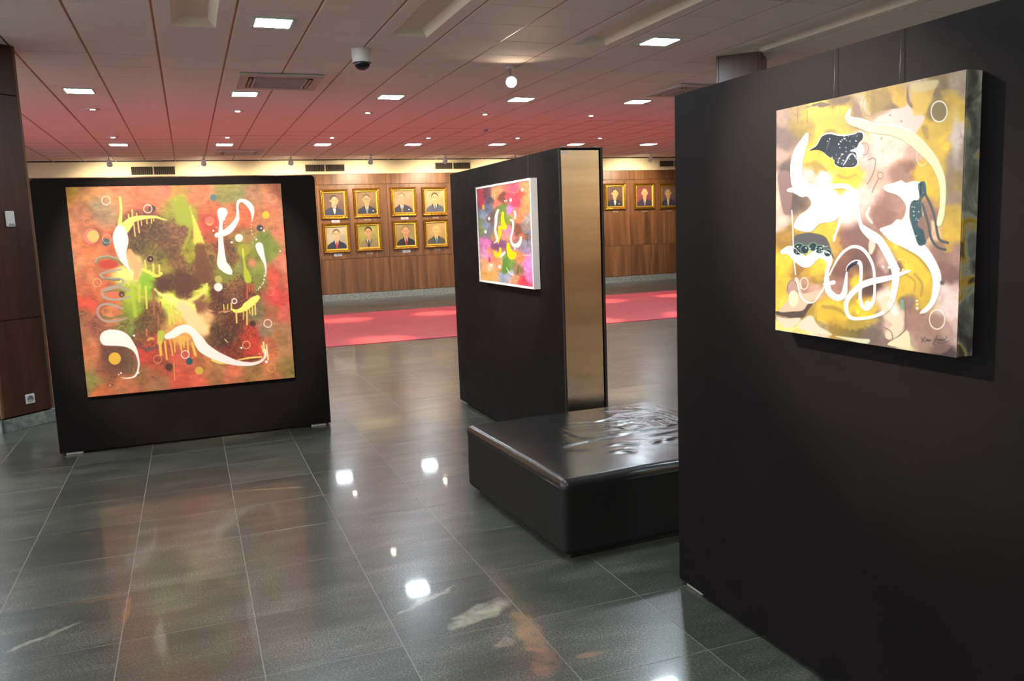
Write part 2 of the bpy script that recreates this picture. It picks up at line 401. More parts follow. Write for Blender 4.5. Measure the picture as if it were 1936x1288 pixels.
plain_wall('wall_front', ((X0+X1)/2, Y0-0.1, ZC/2), (X1-X0, 0.2, ZC), ((X0+X1)/2, Y0+0.01, 1.31), (X1-X0, 0.02, 2.62), None, None)

# daylit windows in the left wall (their cool light shows on the panels, the ottoman's left side and the ceiling)
for n_w, yw in enumerate((-4.5, 0.0, 4.5, 9.0, 13.5)):
    wd = struct(MB().box((X0+0.035, yw, 1.02), (0.07, 2.9, 0.05), 0.004, seg=1).build('window_%d' % (n_w+1), M['white_metal']))
    for c, s_ in (((X0+0.035, yw, 2.88), (0.05, 2.8, 0.06)), ((X0+0.035, yw-1.37, 1.95), (0.05, 0.06, 1.80)), ((X0+0.035, yw+1.37, 1.95), (0.05, 0.06, 1.80)), ((X0+0.035, yw, 1.95), (0.05, 0.05, 1.80))):
        MB().box(c, s_, 0.004, seg=1).build('window_frame', M['white_metal'], wd)
    for s_ in (-1, 1): MB().box((X0+0.03, yw+s_*0.68, 1.95), (0.012, 1.31, 1.80)).build('pane', M['day_pane'], wd)
struct(MB().box(((X0+X1)/2, Y0+0.04, 1.95), (X1-X0-0.1, 0.04, 0.10), 0.006, seg=1).build('added_brass_strip', M['gold_inner']))  # unseen brass strip, invented to give the steel end a yellow reflection

# ------------------------------------------------------------------ columns (square, turned 45 degrees)
def column(name, cx, cy, side, label, face_dirs):
    root = thing(name, label, 'column', (cx, cy, 0), math.radians(45))
    h = side/2
    MB().box((0, 0, ZC/2), (side-0.05, side-0.05, ZC)).build('core', M['panel_edge'], root)
    zz = (0.12, 0.96, 2.88, ZC)
    for dx, dy in ((1, 0), (-1, 0), (0, 1), (0, -1)):
        for a, b in zip(zz, zz[1:]):
            MB().box((dx*(h-0.0125), dy*(h-0.0125), (a+b)/2), (0.025 if dx else side-0.056, 0.025 if dy else side-0.056, b-a-0.006), 0.002, seg=1).build('wood_panel', M['wood_dark'], root)
    for dx in (1, -1):
        for dy in (1, -1):
            MB().box((dx*(h-0.014), dy*(h-0.014), ZC/2+0.06), (0.028, 0.028, ZC-0.12), 0.004, seg=1).build('corner_strip', M['wood_dark'] if face_dirs else M['corner_strip'], root)
    for dx, dy in ((1, 0), (-1, 0), (0, 1), (0, -1)):
        MB().box((dx*(h+0.004), dy*(h+0.004), 0.055), (0.022 if dx else side+0.03, 0.022 if dy else side+0.03, 0.11), 0.002, seg=1).build('plinth', M['stone_trim'], root)
    return root
SID = 0.50
# face of the left column runs from (-1.61, 8.22) to (-1.26, 8.55)
col_l = column('wood_column', -1.255-SID*0.7071, 8.545, SID, 'dark wood clad column behind the big orange painting panel with wall socket', 0)
col_r = column('wood_column', 5.69, 7.79, 0.46, 'dark wood column rising behind the panel of the yellow painting', 1)

# things on the left column's face (normal (1,-1)/sqrt2)
fc = np.array([-1.255-SID*0.3536, 8.545-SID*0.3536])         # face centre
def on_face(px, py):
    nrm = np.array([1, -1, 0])/math.sqrt(2); p0 = np.array([fc[0], fc[1], 0]); d = ray(px, py); o = np.array([0, 0, CAM_H])
    return o+d*(((p0-o)@nrm)/(d@nrm))
p = on_face(17, 414)
th = thing('wall_sensor', 'small white plastic box high on the dark wood column', 'sensor', (p[0], p[1], p[2]), math.radians(45))
MB().box((0, -0.014, 0), (0.075, 0.024, 0.135), 0.008).build('housing', M['socket'], th)
MB().box((0, -0.0262, -0.05), (0.05, 0.002, 0.018), 0.0005, seg=1).build('grille', M['grey_metal'], th)
p = on_face(56, 754)
th = thing('wall_socket', 'white power socket low on the dark wood column', 'socket', (p[0], p[1], p[2]), math.radians(45))
MB().box((0, -0.006, 0), (0.085, 0.012, 0.085), 0.005).build('cover_plate', M['socket'], th)
rotx = Matrix.Rotation(math.radians(90), 4, 'X')
MB().lathe([(0.030, 0), (0.030, 0.003), (0.025, 0.003), (0.024, 0.001)], (0, -0.012, 0), 24, rotx).build('socket_ring', M['grey_metal'], th)
for s in (-1, 1): MB().lathe([(0.003, 0), (0.003, 0.002)], (s*0.0095, -0.0135, 0), 10, rotx).build('pin_hole', M['hole'], th)

# ------------------------------------------------------------------ carpet
cp = MB().box(((X0+X1)/2, 14.35, 0.006), (X1-X0-0.1, 4.75, 0.012), 0.003, seg=1).build('red_carpet', M['carpet'])
tag(cp, 'long red carpet runner along the hall under the portraits', 'carpet')

# ------------------------------------------------------------------ display panels
PH = 2.09
def rounded_rect(w, h, r, n=5, z0=0.0):
    pts = [(-w/2, z0), (w/2, z0)]
    for k in range(n+1): a = math.pi/2*k/n; pts.append((w/2-r+r*math.cos(a), h-r+r*math.sin(a)))
    for k in range(n+1): a = math.pi/2+math.pi/2*k/n; pts.append((-w/2+r+r*math.cos(a), h-r+r*math.sin(a)))
    return pts
def feet(root, w, axis, th, vis=0.02):
    for s in (-1, 1):
        a = s*(w/2-0.10)
        for s2 in (-1, 1):
            c = (a, s2*(th/2-0.035), vis/2) if axis == 'x' else (s2*(th/2-0.035), a, vis/2)
            MB().box(c, (0.12, 0.05, vis) if axis == 'x' else (0.05, 0.12, vis), 0.003, seg=1).build('foot', M['foot'], root)
TH = 0.31
# panel with the orange painting, facing the camera side
lp = thing('display_panel', 'black exhibition panel carrying the big orange painting', 'panel', (-0.015, 7.05+TH/2, 0))
MB().prism(rounded_rect(2.04, 2.075, 0.03, z0=0.02), 'y', -TH/2, TH/2).build('board', M['panel'], lp); feet(lp, 2.04, 'x', TH)
# panel with steel end
CLX, CLY0, CLY1 = 2.26, 5.015, 7.41
cpn = thing('display_panel', 'black exhibition panel with brushed steel end beside the black ottoman', 'panel', (CLX+TH/2, (CLY0+CLY1)/2, 0))
LEN = CLY1-CLY0
MB().prism([(a, b) for a, b in rounded_rect(LEN-0.01, PH, 0.01, z0=0.02)], 'x', -TH/2, TH/2).build('board', M['panel'], cpn); feet(cpn, LEN, 'y', TH)
MB().box((-0.005, -LEN/2+0.002, PH/2+0.008), (TH-0.035, 0.006, PH-0.05), 0.001, seg=1).build('steel_end_plate', M['steel'], cpn)
for s in (-1, 1): MB().box((s*(TH/2-0.006), -LEN/2-0.004, PH/2+0.01), (0.014, 0.016, PH-0.02), 0.002, seg=1).build('edge_strip', M['panel_edge'], cpn)
MB().box((-TH/2+0.045, -LEN/2-0.0022, PH-0.03), (0.035, 0.0012, 0.014)).build('sticker', M['plaque'], cpn)
for x in (-0.115, -0.02, 0.12): MB().box((x, -LEN/2+0.01, PH+0.004), (0.03, 0.02, 0.008), 0.002, seg=1).build('top_clip', M['grey_metal'], cpn)
# near panel with the yellow painting
RPX, RPY0, RPY1 = 1.925, 0.66, 3.09
rp = thing('display_panel', 'large black exhibition panel carrying the yellow and white painting', 'panel', (RPX+TH/2, (RPY0+RPY1)/2, 0))
MB().prism(rounded_rect(RPY1-RPY0, PH+0.02, 0.008, z0=0.02), 'x', -TH/2, TH/2).build('board', M['panel'], rp); feet(rp, RPY1-RPY0, 'y', TH)

def catmull(P, n=10, closed=False):
    P = np.array(P, float)
    if closed: Q = np.vstack([P[-1:], P, P[:2]])
    else: Q = np.vstack([2*P[:1]-P[1:2], P, 2*P[-1:]-P[-2:-1]])
    out = []
    for i in range(1, len(Q)-2):
        p0, p1, p2, p3 = Q[i-1], Q[i], Q[i+1], Q[i+2]
        for tt in np.linspace(0, 1, n, endpoint=False):
            out.append(0.5*((2*p1)+(-p0+p2)*tt+(2*p0-5*p1+4*p2-p3)*tt**2+(-p0+3*p1-3*p2+p3)*tt**3))
    if not closed: out.append(Q[-2])
    return np.array(out)
# ------------------------------------------------------------------ ottoman
OA = math.radians(2.6); OW, OD = 1.30, 1.31
oc = Vector((1.552, 3.497, 0)) + Matrix.Rotation(OA, 3, 'Z') @ Vector((OW/2, OD/2, 0))
ot = thing('ottoman', 'low square black vinyl ottoman between the display panels', 'ottoman', oc, OA)
def rbox_mesh(name, w, d, z0, z1, r, m, n=90, wrinkle=0.0, puff=0.0, bottom_round=True):
    """rounded box surface: grid on every face pushed to a rounded shape, with creases on the top"""
    bm = bmesh.new(); bmesh.ops.create_cube(bm, size=2.0)
    bmesh.ops.subdivide_edges(bm, edges=bm.edges[:], cuts=n, use_grid_fill=True)
    hw, hd, hz = w/2, d/2, (z1-z0)/2
    for v in bm.verts:
        def warp(a, half):
            # finer spacing toward the edges
            return math.copysign(1-(1-abs(a))**1.6, a)*half if True else a*half
        P = Vector((warp(v.co.x, hw), warp(v.co.y, hd), warp(v.co.z, hz)))
        Q = Vector((max(-hw+r, min(hw-r, P.x)), max(-hd+r, min(hd-r, P.y)), max(-hz+r, min(hz-r, P.z))))
        D = P-Q
        if D.length > 1e-9: P = Q+D.normalized()*r
        v.co = P
    bm.normal_update()
    for v in bm.verts:
        x, y, z = v.co; up = max(0.0, min(1.0, (z-hz+r*1.2)/(r*1.2)))
        dz = 0.0
        if up > 0:
            e = (1-(x/hw)**2)*(1-(y/hd)**2)
            dz += puff*max(e, 0)**0.5
            if wrinkle > 0:
                yy = y+0.12*x+0.07*mnoise.noise(Vector((x*2.2, y*2.2, 3))); q = Vector((x*1.7, yy*9.0, 0.3))
                a = 1-abs(mnoise.noise(q))*2.2; q2 = Vector((x*4.0+4, yy*21, 1.7)); b = 1-abs(mnoise.noise(q2))*2.2
                dens = max(0.0, 1-(abs(x)/hw)**6)*max(0.0, 1-(abs(y)/hd)**6)*max(0.0, min(1.0, (x+0.50)/0.70))*max(0.0, min(1.0, (y+0.60)/0.35))
                dz += wrinkle*(max(a, 0)**6*1.0+max(b, 0)**5*0.45)*dens*up*(0.35+0.65*max(0.0, min(1.0, 0.5+1.6*mnoise.noise(Vector((x*2.4+7, y*2.4, 5))))))
                dz += 0.004*mnoise.noise(Vector((x*3, y*3, 0)))*up
        sd = 1-up
        off = 0.006*mnoise.noise(Vector((x*4, y*4, z*6+2)))*sd if wrinkle > 0 or puff > 0 else 0
        v.co = v.co + Vector((0, 0, dz)) + Vector((v.normal.x, v.normal.y, 0))*off
    bmesh.ops.translate(bm, vec=(0, 0, (z0+z1)/2), verts=bm.verts)
    for f in bm.faces: f.smooth = True
    me = bpy.data.meshes.new(name); bm.to_mesh(me); bm.free(); me.materials.append(m)
    o = bpy.data.objects.new(name, me); C.objects.link(o); return o
o = rbox_mesh('side_cover', OW, OD, 0.03, 0.402, 0.036, M['vinyl_side'], 60, 0.0, 0.001); o.parent = ot
seat = rbox_mesh('seat_cover', OW+0.006, OD+0.006, 0.200, 0.408, 0.036, M['vinyl'], 180, 0.0072, 0.012); seat.parent = ot
bm_ = bmesh.new(); bm_.from_mesh(seat.data)
bmesh.ops.delete(bm_, geom=[f for f in bm_.faces if f.calc_center_median().z < 0.364], context='FACES'); bm_.to_mesh(seat.data); bm_.free()
# creases of the loose vinyl, traced on the seat's own top plane
def seat_local(x, y):
    q = onz(860+x/3.482, 720+y/3.482, 0.415); v = Matrix.Rotation(-OA, 3, 'Z') @ (Vector(q)-Vector((oc.x, oc.y, 0))); return (v.x, v.y)
CRE = [[(650, 310), (720, 345), (840, 382), (1000, 380), (1100, 376)], [(975, 150), (1100, 168), (1200, 186), (1330, 184)], [(1250, 204), (1340, 210), (1440, 240), (1490, 258)], [(1040, 252), (1110, 250), (1180, 258)], [(1105, 240), (1210, 238)],
       [(1150, 312), (1200, 306), (1260, 314)], [(1340, 228), (1420, 272), (1480, 292)], [(1370, 312), (1430, 300), (1490, 276)], [(1000, 366), (1090, 362), (1160, 350)], [(1250, 372), (1360, 356), (1490, 328)], [(1380, 404), (1490, 372)], [(700, 442), (800, 420), (960, 386)],
       [(890, 282), (1000, 266)], [(1000, 436), (1110, 424), (1220, 430)], [(1030, 482), (1120, 470), (1200, 474)], [(1180, 340), (1290, 336)], [(1290, 420), (1380, 396)], [(760, 470), (900, 455)], [(1060, 300), (1130, 290)], [(1300, 270), (1370, 300)], [(1240, 250), (1300, 262), (1350, 258)], [(940, 330), (1060, 318), (1130, 330)]]
nv = len(seat.data.vertices); co = np.empty(nv*3, np.float32); seat.data.vertices.foreach_get('co', co); co = co.reshape(nv, 3)
top = np.nonzero(co[:, 2] > 0.395)[0]; X_, Y_ = co[top, 0].astype(float), co[top, 1].astype(float); add = np.zeros(len(top))
for ci, cr in enumerate(CRE):
    Q = catmull([seat_local(a, b) for a, b in cr], 6) if len(cr) > 2 else np.linspace(seat_local(*cr[0]), seat_local(*cr[1]), 8)
    best = np.full(len(top), 9.0); par = np.zeros(len(top)); side = np.zeros(len(top)); ns = len(Q)-1
    for k in range(ns):
        a, b = Q[k], Q[k+1]; d = b-a; L = d@d+1e-12; tt = np.clip(((X_-a[0])*d[0]+(Y_-a[1])*d[1])/L, 0, 1)
        dx, dy = X_-a[0]-tt*d[0], Y_-a[1]-tt*d[1]; ds = np.hypot(dx, dy); m_ = ds < best
        best[m_] = ds[m_]; par[m_] = (k+tt[m_])/ns; side[m_] = np.sign(d[0]*dy-d[1]*dx)[m_]
    env = np.clip(np.sin(np.pi*par), 0, 1)**0.7; sd_ = best*side; wd = 0.013+0.004*(ci % 3)
    add += env*(0.0048*np.exp(-((sd_-wd*0.6)/wd)**2)-0.0038*np.exp(-((sd_+wd*0.8)/wd)**2))
co[top, 2] += add; seat.data.vertices.foreach_set('co', co.ravel()); seat.data.update()
MB().box((0, 0, 0.02), (OW-0.10, OD-0.10, 0.04), 0.004, seg=1).build('plinth', M['panel_edge'], ot)
loop = []
for cx_, cy_, a0 in ((1, 1, 0), (-1, 1, 90), (-1, -1, 180), (1, -1, 270)):
    for k in range(7):
        a = math.radians(a0+15*k); loop.append((cx_*(OW/2-0.045)+0.045*math.cos(a), cy_*(OD/2-0.045)+0.045*math.sin(a), 0.364+0.002*math.sin(9*a)))
loop.append(loop[0])
MB().tube(loop, 0.004, 8).build('welt', M['vinyl'], seat)

# ------------------------------------------------------------------ paint engine (colours laid on a fine canvas mesh)
def homog(src, dst):
    A = []
    for (x, y), (u, v) in zip(src, dst):
        A.append([x, y, 1, 0, 0, 0, -u*x, -u*y, -u]); A.append([0, 0, 0, x, y, 1, -v*x, -v*y, -v])
    return np.linalg.svd(np.array(A))[2][-1].reshape(3, 3)
class Art:
    def __init__(s, corners, nx, ny):
        """corners: TL, TR, BR, BL in working coordinates"""
        s.nx, s.ny = nx, ny
        u, v = np.meshgrid(np.linspace(0, 1, nx), np.linspace(0, 1, ny))
        H = homog([(0, 0), (1, 0), (1, 1), (0, 1)], corners)
        w = H[2, 0]*u+H[2, 1]*v+H[2, 2]
        s.X = ((H[0, 0]*u+H[0, 1]*v+H[0, 2])/w).ravel(); s.Y = ((H[1, 0]*u+H[1, 1]*v+H[1, 2])/w).ravel()
        s.c = np.zeros((nx*ny, 3)); s.g = np.zeros(nx*ny); s.h = np.zeros(nx*ny); s.soft = 1.2
    def noise(s, size, seed, oct=3, ax=1.0, ay=1.0):
        rng = np.random.RandomState(seed); tot = 0; amp = 1.0; acc = np.zeros(len(s.X))
        for o in range(oct):
            lat = rng.rand(128, 128); x = s.X/(size*ax)*2**o+17.3; y = s.Y/(size*ay)*2**o+9.1
            xi = np.floor(x).astype(int); yi = np.floor(y).astype(int); fx = x-xi; fy = y-yi
            fx = fx*fx*(3-2*fx); fy = fy*fy*(3-2*fy); g = lambda a, b: lat[b % 128, a % 128]
            acc += amp*((g(xi, yi)*(1-fx)+g(xi+1, yi)*fx)*(1-fy)+(g(xi, yi+1)*(1-fx)+g(xi+1, yi+1)*fx)*fy); tot += amp; amp *= 0.55
        return acc/tot*2-1
    def field(s, pts, sigma, warp, wsize, seed=1):
        X = s.X+warp*s.noise(wsize, seed); Y = s.Y+warp*s.noise(wsize, seed+1)
        num = np.zeros((len(X), 3)); den = np.zeros(len(X))+1e-30
        for x, y, c in pts:
            d2 = (X-x)**2+(Y-y)**2; w = 1.0/(1+(d2/sigma**2))**3
            num += w[:, None]*np.array(c, float); den += w
        s.c = num/den[:, None]
    def grain(s, amp, size, seed, ax=1, ay=1):
        n = s.noise(size, seed, 3, ax, ay); s.c *= (1+amp*n)[:, None]
    def blend(s, idx, a, col, gloss=None, h=0.0):
        s.c[idx] = s.c[idx]*(1-a[:, None])+np.array(col, float)*a[:, None]
        if gloss is not None: s.g[idx] = s.g[idx]*(1-a)+gloss*a
        if h: s.h[idx] = np.maximum(s.h[idx], h*a)
    def box(s, x0, y0, x1, y1): return np.nonzero((s.X > x0) & (s.X < x1) & (s.Y > y0) & (s.Y < y1))[0]
    def stroke(s, P, col, soft=None, alpha=1.0, gloss=None, h=0.0, T=None, n=8, jit=0.0):
        soft = soft or s.soft
        P = np.array(P, float)
        if T: P = np.column_stack([T[0]+P[:, 0]/T[2], T[1]+P[:, 1]/T[2], P[:, 2]/T[2]])
        Q = catmull(P, n) if len(P) > 2 else np.linspace(P[0], P[1], 12)
        r = np.maximum(Q[:, 2], 0.3); mg = r.max()+soft+1
        idx = s.box(Q[:, 0].min()-mg, Q[:, 1].min()-mg, Q[:, 0].max()+mg, Q[:, 1].max()+mg)
        if not len(idx): return
        x, y = s.X[idx], s.Y[idx]; best = np.full(len(idx), 1e9)
        for a, b in zip(Q[:-1], Q[1:]):
            d = b[:2]-a[:2]; L = d@d+1e-9
            tt = np.clip(((x-a[0])*d[0]+(y-a[1])*d[1])/L, 0, 1)
            dist = np.hypot(x-a[0]-tt*d[0], y-a[1]-tt*d[1])-(a[2]+tt*(b[2]-a[2]))
            best = np.minimum(best, dist)
        if jit: best = best+jit*s.noise(6, 91)[idx]
        k = np.clip(0.5-best/soft, 0, 1); k = k*k*(3-2*k)
        s.blend(idx, k*alpha, col, gloss, h)
    def poly(s, P, col, soft=None, alpha=1.0, gloss=None, h=0.0, T=None, smoothn=6, jit=0.0):
        soft = soft or s.soft
        P = np.array(P, float)
        if T: P = np.column_stack([T[0]+P[:, 0]/T[2], T[1]+P[:, 1]/T[2]])
        Q = catmull(P, smoothn, True) if smoothn > 1 else P
        idx = s.box(Q[:, 0].min()-soft, Q[:, 1].min()-soft, Q[:, 0].max()+soft, Q[:, 1].max()+soft)
        if not len(idx): return
        x, y = s.X[idx], s.Y[idx]; ins = np.zeros(len(idx), bool); best = np.full(len(idx), 1e9)
        for a, b in zip(Q, np.roll(Q, -1, 0)):
            cond = ((a[1] > y) != (b[1] > y)); ins ^= cond & (x < (b[0]-a[0])*(y-a[1])/(b[1]-a[1]+1e-12)+a[0])
            d = b-a; L = d@d+1e-9; tt = np.clip(((x-a[0])*d[0]+(y-a[1])*d[1])/L, 0, 1)
            best = np.minimum(best, np.hypot(x-a[0]-tt*d[0], y-a[1]-tt*d[1]))
        sd = np.where(ins, -best, best)
        if jit: sd = sd+jit*s.noise(6, 92)[idx]
        k = np.clip(0.5-sd/soft, 0, 1); k = k*k*(3-2*k)
        s.blend(idx, k*alpha, col, gloss, h)
    def disc(s, x, y, r, col, soft=None, alpha=1.0, T=None, ry=None, gloss=None, h=0.0):
        soft = soft or s.soft; ry = ry or r
        if T: x, y, r, ry = T[0]+x/T[2], T[1]+y/T[2], r/T[2], ry/T[2]
        idx = s.box(x-r-soft*2, y-ry-soft*2, x+r+soft*2, y+ry+soft*2)
        e = (np.hypot((s.X[idx]-x)/r, (s.Y[idx]-y)/ry)-1)*min(r, ry)
        k = np.clip(0.5-e/soft, 0, 1); s.blend(idx, k*k*(3-2*k)*alpha, col, gloss, h)
    def ring(s, x, y, r, w, col, alpha=1.0, T=None, ry=None, gloss=None, h=0.0):
        ry = ry or r
        if T: x, y, r, ry, w = T[0]+x/T[2], T[1]+y/T[2], r/T[2], ry/T[2], w/T[2]
        idx = s.box(x-r-w*2-2, y-ry-w*2-2, x+r+w*2+2, y+ry+w*2+2)
        e = abs((np.hypot((s.X[idx]-x)/r, (s.Y[idx]-y)/ry)-1)*min(r, ry))-w/2
        k = np.clip(0.5-e/0.9, 0, 1); s.blend(idx, k*alpha, col, gloss, h)
    def blob(s, x, y, r, col, alpha=1.0, T=None, spikes=0, seed=3, ry=None):
        """soft edged or radially feathered patch"""
        ry = ry or r
        if T: x, y, r, ry = T[0]+x/T[2], T[1]+y/T[2], r/T[2], ry/T[2]
        idx = s.box(x-r*1.6, y-ry*1.6, x+r*1.6, y+ry*1.6)
        dx, dy = (s.X[idx]-x)/r, (s.Y[idx]-y)/ry; d = np.hypot(dx, dy)
        if spikes:
            th = np.arctan2(dy, dx); rng = np.random.RandomState(seed); lat = rng.rand(spikes)
            q = (th/(2*np.pi)+0.5)*spikes; i0 = np.floor(q).astype(int) % spikes; f_ = q-np.floor(q)
            d = d*(0.8+0.5*(lat[i0]*(1-f_)+lat[(i0+1) % spikes]*f_))
        k = np.clip(1.25-d*1.05, 0, 1); k = k*k*(3-2*k); s.blend(idx, k*alpha, col)
    def mesh(s, name, O, U, V, N, k=1.0):
        """O origin (TL), U across, V down, N out of the canvas"""
        nx, ny = s.nx, s.ny
        u, v = np.meshgrid(np.linspace(0, 1, nx), np.linspace(0, 1, ny)); u = u.ravel()[:, None]; v = v.ravel()[:, None]
        co = np.array(O)+u*np.array(U)+v*np.array(V)+s.h[:, None]*np.array(N)
        i, j = np.meshgrid(np.arange(nx-1), np.arange(ny-1)); a = (j*nx+i).ravel()
        fc = np.stack([a, a+nx, a+nx+1, a+1], 1).astype(np.int32)
        me = bpy.data.meshes.new(name); me.vertices.add(nx*ny); me.vertices.foreach_set('co', co.astype(np.float32).ravel())
        nf = len(fc); me.loops.add(nf*4); me.loops.foreach_set('vertex_index', fc.ravel()); me.polygons.add(nf)
        me.polygons.foreach_set('loop_start', np.arange(0, nf*4, 4, dtype=np.int32)); me.polygons.foreach_set('use_smooth', np.ones(nf, bool))
        me.update(); me.validate()
        at = me.color_attributes.new('Paint', 'FLOAT_COLOR', 'POINT')
        rgba = np.ones((nx*ny, 4), np.float32); rgba[:, :3] = lin(np.clip(s.c, 0, 255))*k; rgba[:, 3] = np.clip(s.g, 0, 1)
        at.data.foreach_set('color', rgba.ravel()); me.materials.append(M['paint']); return me
def link_mesh(name, me, parent):
    o = bpy.data.objects.new(name, me); C.objects.link(o); o.parent = parent; return o

# ------------------------------------------------------------------ painting 1: orange and green abstract
def art_orange():
    TA = (100, 330, 2.928)
    q1 = (110, 330, 5.857); q2 = (330, 330, 5.857); q3 = (120, 540, 5.857); q4 = (340, 530, 5.857)
    fx = lambda x, y: (100+x/2.928, 330+y/2.928)
    A = Art([fx(65, 80), fx(1258, 38), fx(1340, 1125), fx(200, 1232)], 430, 440)
    base = """90 110 205 145 60;180 100 190 120 70;150 220 170 100 70;300 100 215 120 80;250 190 150 115 95;400 110 215 115 85;500 100 210 110 80;600 80 215 105 85
    700 90 200 130 70;690 170 150 150 50;740 230 140 150 45;800 100 205 110 80;860 180 205 95 70;950 90 150 130 70;1000 110 130 130 75;1100 120 165 115 85;1200 80 205 125 95
    1240 200 200 115 90;1150 250 180 110 75;1000 200 200 100 70;850 260 205 70 60;870 330 170 70 50;1060 230 205 90 65;1150 350 110 125 55;1080 330 150 110 65;1200 420 120 130 60
    1250 300 200 110 90;1050 420 130 125 45;1220 560 205 75 65;1270 480 210 110 95;1240 680 205 70 70;1290 600 205 95 80;1150 560 120 125 55;1050 500 130 120 60;950 560 130 120 50
    980 450 110 65 45;920 420 120 50 40;870 450 130 95 45;560 330 85 50 35;480 380 80 55 30;640 400 100 60 40;560 440 110 95 40;660 480 110 70 45;600 520 150 135 50;720 640 85 45 30
    640 600 80 50 25;820 480 100 65 35;830 560 110 60 40;470 300 95 40 35;700 330 120 70 55;760 420 150 140 40;150 300 190 105 75;200 430 205 105 65;130 480 190 115 80;300 420 200 95 65
    220 560 195 100 70;160 640 185 85 60;180 720 200 65 50;300 680 200 90 60;170 800 150 90 60;330 760 190 100 70;180 900 165 100 70;230 860 150 80 70;210 1000 190 105 70;220 1150 130 115 60
    260 1210 190 95 60;330 1000 110 60 45;300 1100 150 80 60;420 1050 110 90 65;400 1150 190 100 70;450 760 120 130 40;440 660 150 165 40;420 860 110 105 50;500 800 95 65 35;480 900 110 60 45
    520 1000 180 55 45;560 950 160 60 50;500 1100 150 90 60;600 1150 150 100 70;560 760 110 65 45;620 1090 160 70 50;700 1060 195 80 65;700 1140 190 75 55;800 1130 195 80 65;850 1060 170 100 60
    900 1100 160 100 65;1000 1120 190 105 75;1100 1100 150 100 60;1200 1120 190 110 75;1300 1080 140 105 60;1290 950 170 110 80;1250 880 170 110 85;1200 950 200 100 75;1180 860 150 120 100
    1100 900 170 50 40;1000 980 120 40 30;1100 960 175 45 40;950 900 70 40 30;900 850 75 45 30;1000 830 95 40 30;900 650 75 35 30;900 720 80 40 30;1000 640 110 65 45;1050 680 100 45 35
    1130 760 115 105 75;1200 760 160 90 65;1300 760 205 95 85;740 730 235 215 130;720 800 230 180 110;820 780 235 190 130;640 690 220 220 90;840 830 230 180 120;820 660 200 200 70
    680 850 220 150 90;440 500 220 170 120;520 600 140 180 40;430 570 230 220 120"""
    pts = []
    for e in base.replace('\n', ';').split(';'):
        x, y, r, g, b = map(float, e.split()); X, Y = fx(x, y); pts.append((X, Y, (r, g, b)))
    A.field(pts, 11.0, 7.0, 26, 5)
    A.grain(0.20, 18, 11); A.grain(0.14, 6, 12, 1.6, 0.7)
    # warm / green glaze and dark spatter
    n = A.noise(30, 21); A.c[:, 0] *= 1+0.06*n; A.c[:, 1] *= 1.06-0.10*n
    lum = A.c.mean(1); sp = A.noise(3.2, 31, 2); dk = lum < 98
    k = np.where(dk, np.clip((sp-0.15)*3, 0, 1), 0)[:, None]; A.c = A.c*(1-0.28*k)+np.array([190, 150, 70])*0.28*k
    k = np.where(dk, np.clip((-sp-0.2)*3, 0, 1), 0)[:, None]; A.c = A.c*(1-0.35*k)+np.array([45, 22, 18])*0.35*k
    W = (246, 236, 236); PY = (226, 212, 112); OY = (222, 178, 72)
    def S(T, P, c, **kw): A.stroke(P, c, T=T, **kw)
    # halos and soft patches
    A.blob(380, 690, 130, (120, 66, 44), 0.9, q1); A.blob(373, 525, 100, (178, 52, 48), 0.8, q2); A.blob(600, 830, 230, (92, 56, 42), 0.8, q3)
    A.blob(960, 1180, 90, (132, 178, 36), 0.9, q1); A.blob(760, 250, 130, (140, 170, 40), 0.7, q3); A.blob(740, 120, 100, (168, 190, 48), 0.7, q3)
    A.poly([(0, 230), (80, 260), (150, 340), (170, 450), (190, 600), (120, 780), (60, 870), (130, 640), (100, 560), (0, 540)], (152, 166, 46), soft=5, alpha=0.85, T=q2, jit=3)
    A.poly([(150, 350), (185, 450), (250, 580), (310, 770), (200, 770), (195, 600)], (228, 204, 84), soft=3, T=q2, jit=2)
    A.blob(1000, 800, 190, (112, 135, 52), 0.6, q2); A.blob(540, 1080, 130, (118, 125, 52), 0.7, q2); A.blob(850, 975, 55, (214, 125, 100), 0.9, q2)
    A.poly([(210, 790), (300, 770), (350, 900), (380, 1050), (340, 1200), (230, 1160), (220, 1000)], (104, 58, 34), soft=6, alpha=0.85, T=q2, jit=3)
    A.blob(1140, 1230, 140, (78, 42, 28), 0.95, q1, spikes=46)
    A.poly([(0, 1070), (120, 1100), (230, 1160), (300, 1260), (120, 1300), (0, 1300)], (86, 44, 30), soft=5, alpha=0.9, T=q2, jit=5)
    A.blob(215, 290, 125, (122, 74, 54), 0.95, q4, spikes=34, seed=9); A.blob(235, 185, 45, (140, 86, 66), 0.9, q4, spikes=18)
    # pale bands in the middle
    S(q3, [(1000, 50, 10), (1080, 110, 26), (1180, 160, 36), (1300, 220, 55), (1400, 260, 60)], (236, 226, 128), soft=4, jit=2.5)
    S(q4, [(20, 300, 60), (120, 420, 80), (220, 520, 70), (270, 570, 40)], (240, 206, 150), soft=8, jit=3)
    S(q4, [(290, 40, 14), (270, 110, 22), (200, 170, 20), (100, 230, 26)], (226, 214, 110), soft=4, jit=3)
    for a in ((1160, 220, 1170, 430, 16), (1205, 230, 1215, 420, 13), (1240, 330, 1250, 400, 8), (1280, 300, 1290, 420, 14)): S(q3, [(a[0], a[1], a[4]), (a[2], a[3], a[4]*0.8)], (206, 206, 76))
    S(q3, [(740, 0, 20), (770, 200, 18), (790, 340, 22)], (166, 190, 50), soft=3, alpha=0.8); S(q3, [(830, 0, 20), (830, 180, 12)], (190, 200, 70), soft=3, alpha=0.8); S(q3, [(900, 20, 12), (915, 260, 8)], (206, 206, 80))
